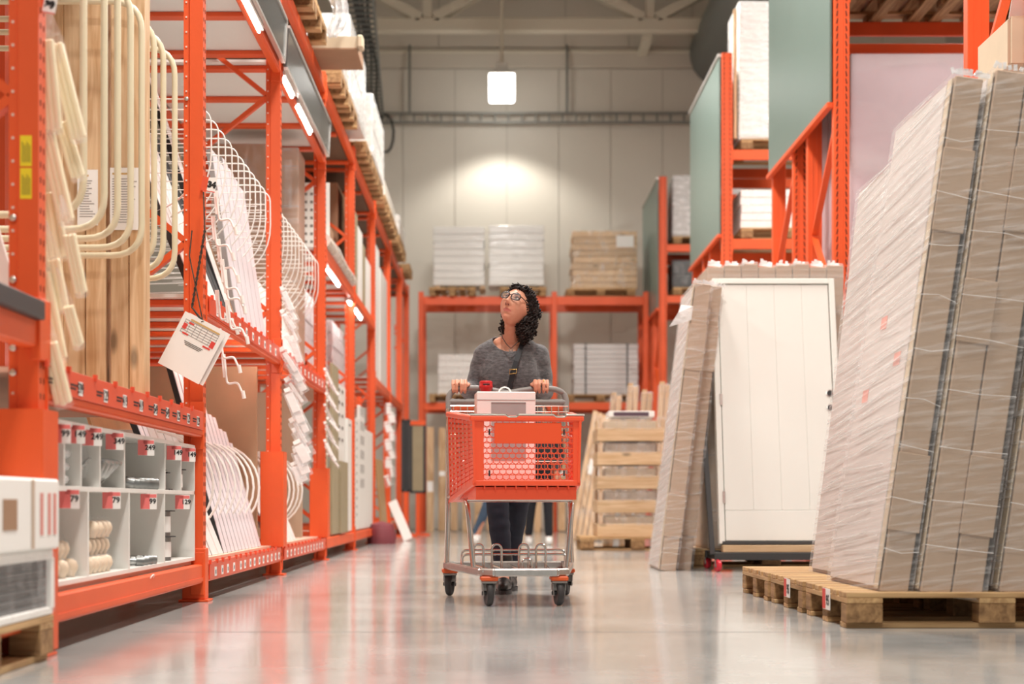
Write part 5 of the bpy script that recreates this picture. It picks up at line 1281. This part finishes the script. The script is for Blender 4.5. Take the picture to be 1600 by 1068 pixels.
wo = thing('person', 'woman in a grey knit top and glasses leaning on the cart, looking up', 'person', (.09, 8.58, 0))
g = lambda x, s: math.exp(-(x/s)**2)
HC = Vector((.122, 8.515, 1.580))
HR_ = (Matrix.Rotation(math.radians(-30), 3, 'Z') @ Matrix.Rotation(math.radians(13), 3, 'Y') @ Matrix.Rotation(math.radians(-24), 3, 'X'))
def head_mesh(mb, n=96, m=72):
    vs = []
    for i in range(m+1):
        t = PI*i/m
        for j in range(n):
            q = 2*PI*j/n; d = Vector((max(math.sin(t), 1e-3)*math.cos(q), max(math.sin(t), 1e-3)*math.sin(q), math.cos(t)))
            p = Vector((d.x*.083, d.y*.096, d.z*.113))
            lo = max(0, -d.z)
            p.x *= 1-.24*lo**1.4-.05*max(0, d.z)**2
            if d.y < 0:
                p.y *= 1-.06*(1-abs(d.x))*max(0, d.z)-.02
            else: p.y *= 1-.22*lo
            p.x *= 1+.06*g(d.z+.05, .3)
            fr_ = max(0, -d.y)**.6
            x, z = p.x, p.z; dy = 0
            dy += .032*g(x, .0125)*g(z+.022, .013)+.021*g(x, .010)*g(z-.004, .02)+.006*g(abs(x)-.014, .008)*g(z+.026, .009)      # nose
            dy += .006*g(abs(x)-.03, .022)*g(z-.038, .010)                                                                       # brow
            dy -= .012*g(abs(x)-.032, .016)*g(z-.018, .012)                                                                      # sockets
            dy += .006*g(abs(x)-.042, .018)*g(z+.014, .02)                                                                       # cheek
            dy += .0075*g(x, .022)*g(z+.052, .007)+.0075*g(x, .018)*g(z+.067, .007)-.005*g(x, .028)*g(z+.0592, .0030)                # lips
            dy -= .004*g(x, .006)*g(z+.043, .006); dy -= .006*g(x, .02)*g(z+.079, .006)
            dy += .018*g(x, .024)*g(z+.097, .016)                                                                                # chin
            p.y -= dy*fr_
            vs.append(HC+HR_ @ p)
    b = len(mb.v); mb.v += vs
    for i in range(m):
        for j in range(n): mb.f.append([b+i*n+j, b+(i+1)*n+j, b+(i+1)*n+(j+1) % n, b+i*n+(j+1) % n]); mb.mi.append(0)
    mb.f.append([b+j for j in range(n)]); mb.f.append([b+m*n+j for j in range(n)][::-1]); mb.mi += [0, 0]
def hd(x, y, z): return HC+HR_ @ Vector((x, y, z))
SH_L, SH_R = Vector((-.060, 8.61, 1.328)), Vector((.242, 8.61, 1.328))
EL_L, EL_R = Vector((-.112, 8.67, 1.125)), Vector((.276, 8.67, 1.125))
def cart_pt(x, y, z):
    c, s = math.cos(TH), math.sin(TH); return Vector((.11+x*c-y*s, 7.85+x*s+y*c, z))
HN_L, HN_R = cart_pt(-.262, .48, 1.1175), cart_pt(.186, .48, 1.1205)
WR_L, WR_R = HN_L+Vector((.012, .098, .020)), HN_R+Vector((0, .098, .020))
def hand(mb, O_, inner):
    """hand closed over a bar along X at O_; inner = +1 when the thumb is towards +X"""
    P = lambda x, y, z: O_+Vector((x*inner, y, z))
    for x, sc in ((.033, 1.0), (.0115, 1.06), (-.0105, 1.0), (-.031, .86)):
        a = P(x*1.0, .030, .036); k1 = P(x*1.06, -.008*sc, .041); k2 = P(x*1.1, -.037*sc, .019); k3 = P(x*1.05, -.036, -.010); k4 = P(x, -.022, -.024)
        r = .0092*sc if sc < 1 else .0096
        mb.cap(P(x*.8, .06, .030), k1, .0125, r*1.08, 10, 3); mb.cap(k1, k2, r*1.05, r*.95, 10, 3); mb.cap(k2, k3, r*.95, r*.86, 10, 3); mb.cap(k3, k4, r*.86, r*.74, 10, 3)
    mb.ell(P(.001, .048, .031), (.041, .036, .017)); mb.ell(P(.0, .072, .026), (.032, .034, .019))
    t0, t1, t2, t3 = P(.026, .066, .018), P(.047, .030, .022), P(.053, -.004, .021), P(.046, -.026, .014)
    mb.cap(t0, t1, .017, .0125, 10, 3); mb.cap(t1, t2, .0118, .0108, 10, 3); mb.cap(t2, t3, .0105, .0085, 10, 3)
LEGS = [[Vector((.035, 8.70, .90)), Vector((.018, 8.56, .49)), Vector((.052, 8.55, .10))], [Vector((.155, 8.70, .90)), Vector((.135, 8.66, .50)), Vector((.088, 8.86, .11))]]
body = MB()
head_mesh(body)
body.cap((.090, 8.62, 1.40), hd(-.002, .022, -.05), .054, .046, 20); body.cap((.092, 8.60, 1.37), hd(0, .012, -.07), .046, .034, 18)
for s in (-1, 1):                       # ears
    R2 = HR_ @ Matrix.Rotation(math.radians(22*s), 3, 'Z'); body.ell(hd(s*.076, .012, -.004), (.008, .019, .031), R2, 12, 8)
body.ell((.09, 8.61, 1.25), (.158, .098, .17), n=24, m=16); body.cap(SH_L+Vector((.01, 0, 0)), SH_R-Vector((.01, 0, 0)), .052, .052, 16)
body.cap((.03, 8.595, 1.385), (.09, 8.59, 1.40), .04, .05); body.cap((.15, 8.595, 1.385), (.09, 8.59, 1.40), .04, .05)
body.ell((.095, 8.66, 1.0), (.15, .105, .20), n=20, m=14)
for sh, el, wr, hn, inn in ((SH_L, EL_L, WR_L, HN_L, 1), (SH_R, EL_R, WR_R, HN_R, -1)):
    body.cap(sh, el, .046, .038, 14); body.cap(el, wr, .040, .026, 14); body.cap(wr, hn+Vector((0, .055, .026)), .026, .026, 12); hand(body, hn, inn)
for h, k, a in LEGS:
    body.cap(h, k, .085, .056, 14); body.cap(k, a, .052, .036, 14); body.cap(a, a+Vector((0, -.12, -.06)), .034, .03, 10)
bm_ = fuse(body, .0042, 2, .4)
bo = put(bm_, 'body', [SKIN, LIP, mat('nostril', S(118, 62, 50), .6)], wo)
HI = HR_.transposed()
for p in bm_.polygons:
    l = HI @ (p.center+WP[wo.name]-HC)
    if l.y < -.05 and (l.x/.0255)**2+((l.z+.0595)/.0088)**2 < 1: p.material_index = 1
    elif l.y < -.09 and (abs(l.x)-.0085)**2+(l.z+.0345)**2 < .0045**2: p.material_index = 2
# eyes, brows
EYEW = mat('eye_white', S(232, 226, 220), .2); IRIS = mat('iris_dark', S(54, 38, 30), .15)
for s in (-1, 1):
    e = put(MB().ell(hd(s*.032, -.0750, .018), (.0112, .0112, .0112), None, 18, 12).mesh('eye', [], None, 80), 'eye', [EYEW], wo)
    put(MB().ell(hd(s*.032-.002, -.0850, .0205), (.0060, .0026, .0060), HR_, 14, 8).mesh('iris', [], None, 80), 'iris', [IRIS], e)
    put(MB().tube([hd(s*.0195, -.0845, .0205), hd(s*.032, -.0880, .0262), hd(s*.0455, -.079, .0205)], [.0022, .0042, .0022], 8).mesh('eyelid', [], None, 80), 'eyelid', [mat('lid_dark', S(96, 62, 50), .5)], e)
    put(MB().tube([hd(s*.016, -.096, .038), hd(s*.030, -.0965, .0445), hd(s*.048, -.083, .040)], [.0025, .0034, .0015], 8).mesh('eyebrow', [], None, 80), 'eyebrow', [HAIR], wo)
# glasses
gl = MB()
for s in (-1, 1):
    ring = []
    for i in range(28):
        a = 2*PI*i/28; cx_, cz_ = math.cos(a), math.sin(a)
        ring.append(hd(s*.034+.026*math.copysign(abs(cx_)**.62, cx_), -.1065+.010*abs(s*.034+.026*cx_)/.06, .017+.0175*math.copysign(abs(cz_)**.7, cz_)))
    gl.tube(ring, .0034, 7, closed=True)
    gl.tube([hd(s*.060, -.098, .026), hd(s*.074, -.06, .024), hd(s*.079, .0, .018), hd(s*.076, .022, .004)], .0026, 7)
gl.tube([hd(-.009, -.1085, .021), hd(0, -.111, .0235), hd(.009, -.1085, .021)], .0026, 7)
go = put(gl.mesh('glasses', [], None, 60), 'glasses', [mat('glasses_frame', S(36, 26, 24), .25)], wo, 'dark-rimmed glasses')
for s in (-1, 1):
    put(MB().lathe([(.0, 0), (.0235, 0), (.0235, .0008), (0, .0008)], hd(s*.034, -.1045, .017), 22, HR_ @ Vector((s*.12, -1, 0))).mesh('lens', [], None, 30), 'lens', [film('lens_glass', .06, (1, 1, 1), amt=.02, scale=1, rough=.02)], go)
# hair
random.seed(11)
blobs = [(hd(.0, .030, .050), (.086, .088, .075)), (hd(.060, .055, .0), (.060, .075, .085)), (hd(-.055, .06, .0), (.045, .065, .08)), (hd(.075, .055, -.065), (.058, .060, .070)), (hd(.02, .085, -.05), (.085, .055, .085)),
         (hd(.088, .050, -.115), (.044, .050, .045)), (hd(-.055, .075, -.085), (.035, .040, .045)), (hd(.035, -.02, .090), (.050, .052, .028)), (hd(.074, .015, .035), (.032, .05, .05)), (hd(-.022, -.028, .092), (.052, .045, .026)), (hd(-.068, .030, .035), (.026, .045, .055)), (hd(.062, -.022, .07), (.026, .036, .03))]
hb = MB()
for c, r in blobs: hb.ell(c, [q*.90 for q in r], HR_, 16, 10)
hm_ = fuse(hb, .007, 3)
for v_ in hm_.vertices: v_.co += v_.normal*.010*noise.noise(v_.co*45)
curl = MB()
for c, r in blobs:
    for k in range(62):
        d = Vector((random.gauss(0, 1), random.gauss(0, 1), random.gauss(0, 1))).normalized()
        p = c+HR_ @ Vector((d.x*r[0], d.y*r[1], d.z*r[2])); l = HI @ (p-HC)
        if l.y < -.030 and abs(l.x) < .066 and l.z < .078: continue
        if l.y < -.055 and l.z < .095: continue
        out = (HR_ @ d); dn = (Vector((0, 0, -1))+out*random.uniform(.1, .7)+Vector((random.uniform(-.4, .4), random.uniform(-.4, .4), 0))).normalized()
        ax = dn.orthogonal().normalized(); ay = dn.cross(ax); L2 = random.uniform(.03, .05); rr = random.uniform(.006, .011); ph = random.uniform(0, 6)
        pts = [p-out*.006+dn*L2*(q/11-.4)+(ax*math.cos(ph+q*1.15)+ay*math.sin(ph+q*1.15))*rr for q in range(12)]
        curl.tube(pts, [.0022+.0028*math.sin(PI*(q+.4)/12) for q in range(12)], 5)
ho = put(hm_, 'hair', [HAIR], wo, 'dark curly chin-length hair')
co = put(curl.mesh('curls', [], None, 80), 'curls', [HAIR], ho); co['kind'] = 'stuff'
# knit top
sw = MB()
sw.ell((.09, 8.612, 1.235), (.180, .125, .185), n=28, m=18); sw.cap(SH_L, SH_R, .062, .062, 18); sw.ell((.095, 8.65, 1.03), (.178, .138, .22), n=28, m=18)
sw.cap((-.02, 8.605, 1.345), (.09, 8.60, 1.385), .065, .085); sw.cap((.20, 8.605, 1.345), (.09, 8.60, 1.385), .065, .085)
for sh, el, wr in ((SH_L, EL_L, WR_L), (SH_R, EL_R, WR_R)):
    sw.cap(sh, el, .066, .058, 18); sw.cap(el, wr+(el-wr)*.12, .060, .038, 18)
sm_ = fuse(sw, .0085, 12)
CUT = Vector((.090, 8.515, 1.462)); CR = (.120, .155, .125)
bmm = bmesh.new(); bmm.from_mesh(sm_)
def cutf(p): q = p-CUT; return (q.x/CR[0])**2+(q.y/CR[1])**2+(q.z/CR[2])**2
bmesh.ops.delete(bmm, geom=[f for f in bmm.faces if cutf(f.calc_center_median()) < 1 or (f.calc_center_median().z < .86)], context='FACES')
for v_ in bmm.verts:
    p = v_.co; w_ = p.z
    fold = .008*noise.noise(Vector((p.x*14, p.y*10, p.z*5)))+.006*noise.noise(Vector((p.x*5, p.y*9, p.z*22)))*(1 if abs(p.x-.09) > .15 else .35)
    v_.co += v_.normal*fold
# snap the cut edge onto the neckline curve
for v_ in bmm.verts:
    if v_.is_boundary and v_.co.z > 1.2:
        q = v_.co-CUT; s_ = math.sqrt(cutf(v_.co)); v_.co = CUT+q/max(s_, .6)*1.0 if .8 < s_ < 1.25 else v_.co
bmm.to_mesh(sm_); bmm.free()
swo = put(sm_, 'knit_top', [KNIT], wo, 'loose grey melange knit top')
so2 = swo.modifiers.new('thick', 'SOLIDIFY'); so2.thickness = .006; so2.offset = -1
# trousers and boots
tr_ = MB(); tr_.ell((.095, 8.68, .93), (.165, .125, .12), n=24, m=14)
for h, k, a in LEGS: tr_.cap(h, k, .094, .066, 18); tr_.cap(k, a+Vector((0, 0, .03)), .064, .050, 18)
tm = fuse(tr_, .009, 3)
for v_ in tm.vertices: v_.co += v_.normal*.005*noise.noise(Vector((v_.co.x*10, v_.co.y*10, v_.co.z*26)))
put(tm, 'jeans', [DENIM], wo, 'dark navy jeans')
for i, (h, k, a) in enumerate(LEGS):
    b_ = MB(); tilt = 0 if i == 0 else .0
    b_.cap(a+Vector((0, .0, .09)), a+Vector((0, .012, -.045)), .052, .046, 16); b_.cap(Vector((a.x, a.y+.02, .046)), Vector((a.x, a.y-.10, .046)), .044, .046, 16); b_.cap(Vector((a.x, a.y-.10, .044)), Vector((a.x-.004, a.y-.17, .036)), .044, .032, 16)
    me = fuse(b_, .007, 3)
    for v_ in me.vertices: v_.co.z = max(v_.co.z, .012)
    o = put(me, 'boot', [LEATHER], wo)
    sole = MB(); 
    pts = [(a.x+.050*math.cos(q)*(1.0 if math.sin(q) > 0 else .95), a.y-.065+.145*math.sin(q)) for q in [2*PI*j/20 for j in range(20)]]
    sole.prism(pts, (1, 0, 0), (0, 1, 0), (0, 0, .022)); put(sole.mesh('sole', [], None, 0), 'sole', [RUBBER], o)
# necklace and shoulder strap
neck = [at(783, 515, 8.53), at(785, 527, 8.492), at(791, 537, 8.478), at(798, 544, 8.468), at(806, 537, 8.474), at(814, 526, 8.490), at(818, 516, 8.53)]
nk = put(MB().tube(neck, .0028, 7).mesh('necklace', [], None, 60), 'necklace', [mat('leather_cord', S(70, 46, 36), .6)], wo)
pc = at(798, 548, 8.462); put(MB().box(pc.x-.010, pc.x-.007, pc.y-.002, pc.y+.002, pc.z-.012, pc.z+.012).box(pc.x+.007, pc.x+.010, pc.y-.002, pc.y+.002, pc.z-.012, pc.z+.012).box(pc.x-.010, pc.x+.010, pc.y-.002, pc.y+.002, pc.z-.002, pc.z+.002).mesh('pendant', [], None, 0), 'pendant', [CHROME], nk)
stp = [at(826, 500, 8.66), at(824, 515, 8.60), at(819, 528, 8.535), at(813, 545, 8.49), at(807, 563, 8.475), at(802, 580, 8.47), at(797, 600, 8.48), at(793, 625, 8.49), at(788, 660, 8.50)]
sb = MB()
for i in range(len(stp)-1): sb.beam(stp[i], stp[i+1]+(stp[i+1]-stp[i]).normalized()*.004, .028, .006, up=(0, -1, .2))
st = put(sb.mesh('bag_strap', [], None, 0), 'bag_strap', [mat('strap_black', S(34, 34, 38), .5)], wo, 'black crossbody strap')
bc = at(801, 580, 8.463)
put(MB().tube([bc+Vector(p) for p in ((-.018, 0, -.014), (.02, 0, -.010), (.022, 0, .012), (-.016, 0, .010))], .003, 7, closed=True).mesh('buckle', [], None, 60), 'buckle', [mat('brass', S(196, 160, 96), .3, .9)], st)
put(MB().tube([HN_R+Vector((.0115*-1*1.06*-1+.012*math.cos(a)*0, -.022+.0115*math.cos(a), .033+.0115*math.sin(a))) for a in [2*PI*i/14 for i in range(14)]], .0022, 6, closed=True).mesh('ring', [], None, 60), 'ring', [mat('gold', S(220, 176, 90), .25, 1)], wo)

# two walkers seen between the cart legs
def walker(x, Y, legs, top, cloth, jeans, label):
    r = thing('person', label, 'person', (x, Y, 0))
    b = MB(); b.ell((x, Y, 1.56), (.075, .09, .11)); b.cap((x, Y+.01, 1.38), (x, Y, 1.5), .055, .05); b.ell((x, Y, 1.15), (.15, .09, .26)); b.cap((x-.16, Y, 1.36), (x+.16, Y, 1.36), .05, .05)
    b.cap((x, Y-.085, 1.575), (x, Y-.108, 1.545), .009, .014); b.ell((x, Y-.05, 1.485), (.045, .045, .035))
    for s in (-1, 1): b.ell((x+s*.076, Y+.01, 1.555), (.012, .02, .03))
    for s in (-1, 1): b.cap((x+s*.2, Y, 1.34), (x+s*.24, Y+.02, 1.06), .045, .038); b.cap((x+s*.24, Y+.02, 1.06), (x+s*.2, Y-.12, .86), .036, .028); b.cap((x+s*.2, Y-.12, .86), (x+s*.19, Y-.15, .78), .035, .02)
    for h, k, a in legs: b.cap(h, k, .075, .05); b.cap(k, a, .045, .034); b.cap(a, Vector(a)+Vector((0, -.10, -.05)), .03, .025)
    put(fuse(b, .009, 2), 'body', [SKIN], r)
    for s in (-1, 1): put(MB().ell((x+s*.03, Y-.082, 1.585), (.011, .008, .006)).mesh('eye', [], None, 60), 'eye', [IRIS], r)
    j = MB(); j.ell((x, Y, 1.15), (.19, .125, .30)); j.cap((x-.16, Y, 1.36), (x+.16, Y, 1.36), .075, .075)
    for s in (-1, 1): j.cap((x+s*.2, Y, 1.34), (x+s*.24, Y+.02, 1.06), .065, .055); j.cap((x+s*.24, Y+.02, 1.06), (x+s*.205, Y-.11, .88), .052, .045)
    put(fuse(j, .016, 4), 'jacket', [cloth], r)
    t_ = MB(); t_.ell((x, Y, .92), (.16, .12, .12))
    for h, k, a in legs: t_.cap(h, k, .088, .064); t_.cap(k, Vector(a)+Vector((0, 0, .05)), .06, .05)
    put(fuse(t_, .014, 3), 'trousers', [jeans], r)
    hh = MB(); hh.ell((x, Y+.025, 1.60), (.088, .09, .095)); put(fuse(hh, .014, 2), 'hair', [HAIR], r)
    for h, k, a in legs:
        a = Vector(a); s_ = MB(); s_.cap(a+Vector((0, .02, -.02)), a+Vector((0, -.15, -.05)), .05, .04, 14); s_.cap(a+Vector((0, .03, 0)), a+Vector((0, .03, -.04)), .045, .045)
        me = fuse(s_, .010, 3); zm = min(v.co.z for v in me.vertices); put(me, 'shoe', [mat('white_sneaker', S(236, 234, 230), .6)], r)
BLUEJ = mat('blue_jeans', S(72, 92, 116), .85, var=.2, vscale=25); BLK = mat('black_trousers', S(32, 32, 38), .85)
Yp = 17.6; x1 = PX(782, Yp)
walker(.045, Yp, [((-.02, Yp, .9), (-.06, Yp-.05, .52), (PX(745, Yp), Yp+.12, .12)), ((.11, Yp, .9), (.12, Yp-.08, .5), (.09, Yp-.16, .088))], 0, mat('jacket_navy', S(50, 54, 66), .8), BLUEJ, 'walker in blue jeans and white shoes behind the cart')
Yq = 18.3
walker(.55, Yq, [((.48, Yq, .9), (.45, Yq+.02, .5), (PX(826, Yq), Yq+.05, .088)), ((.62, Yq, .9), (.64, Yq-.03, .5), (PX(857, Yq), Yq-.1, .088))], 0, mat('jacket_black', S(40, 40, 44), .8), BLK, 'walker in black trousers and white sneakers behind the cart')
text_to_mesh()
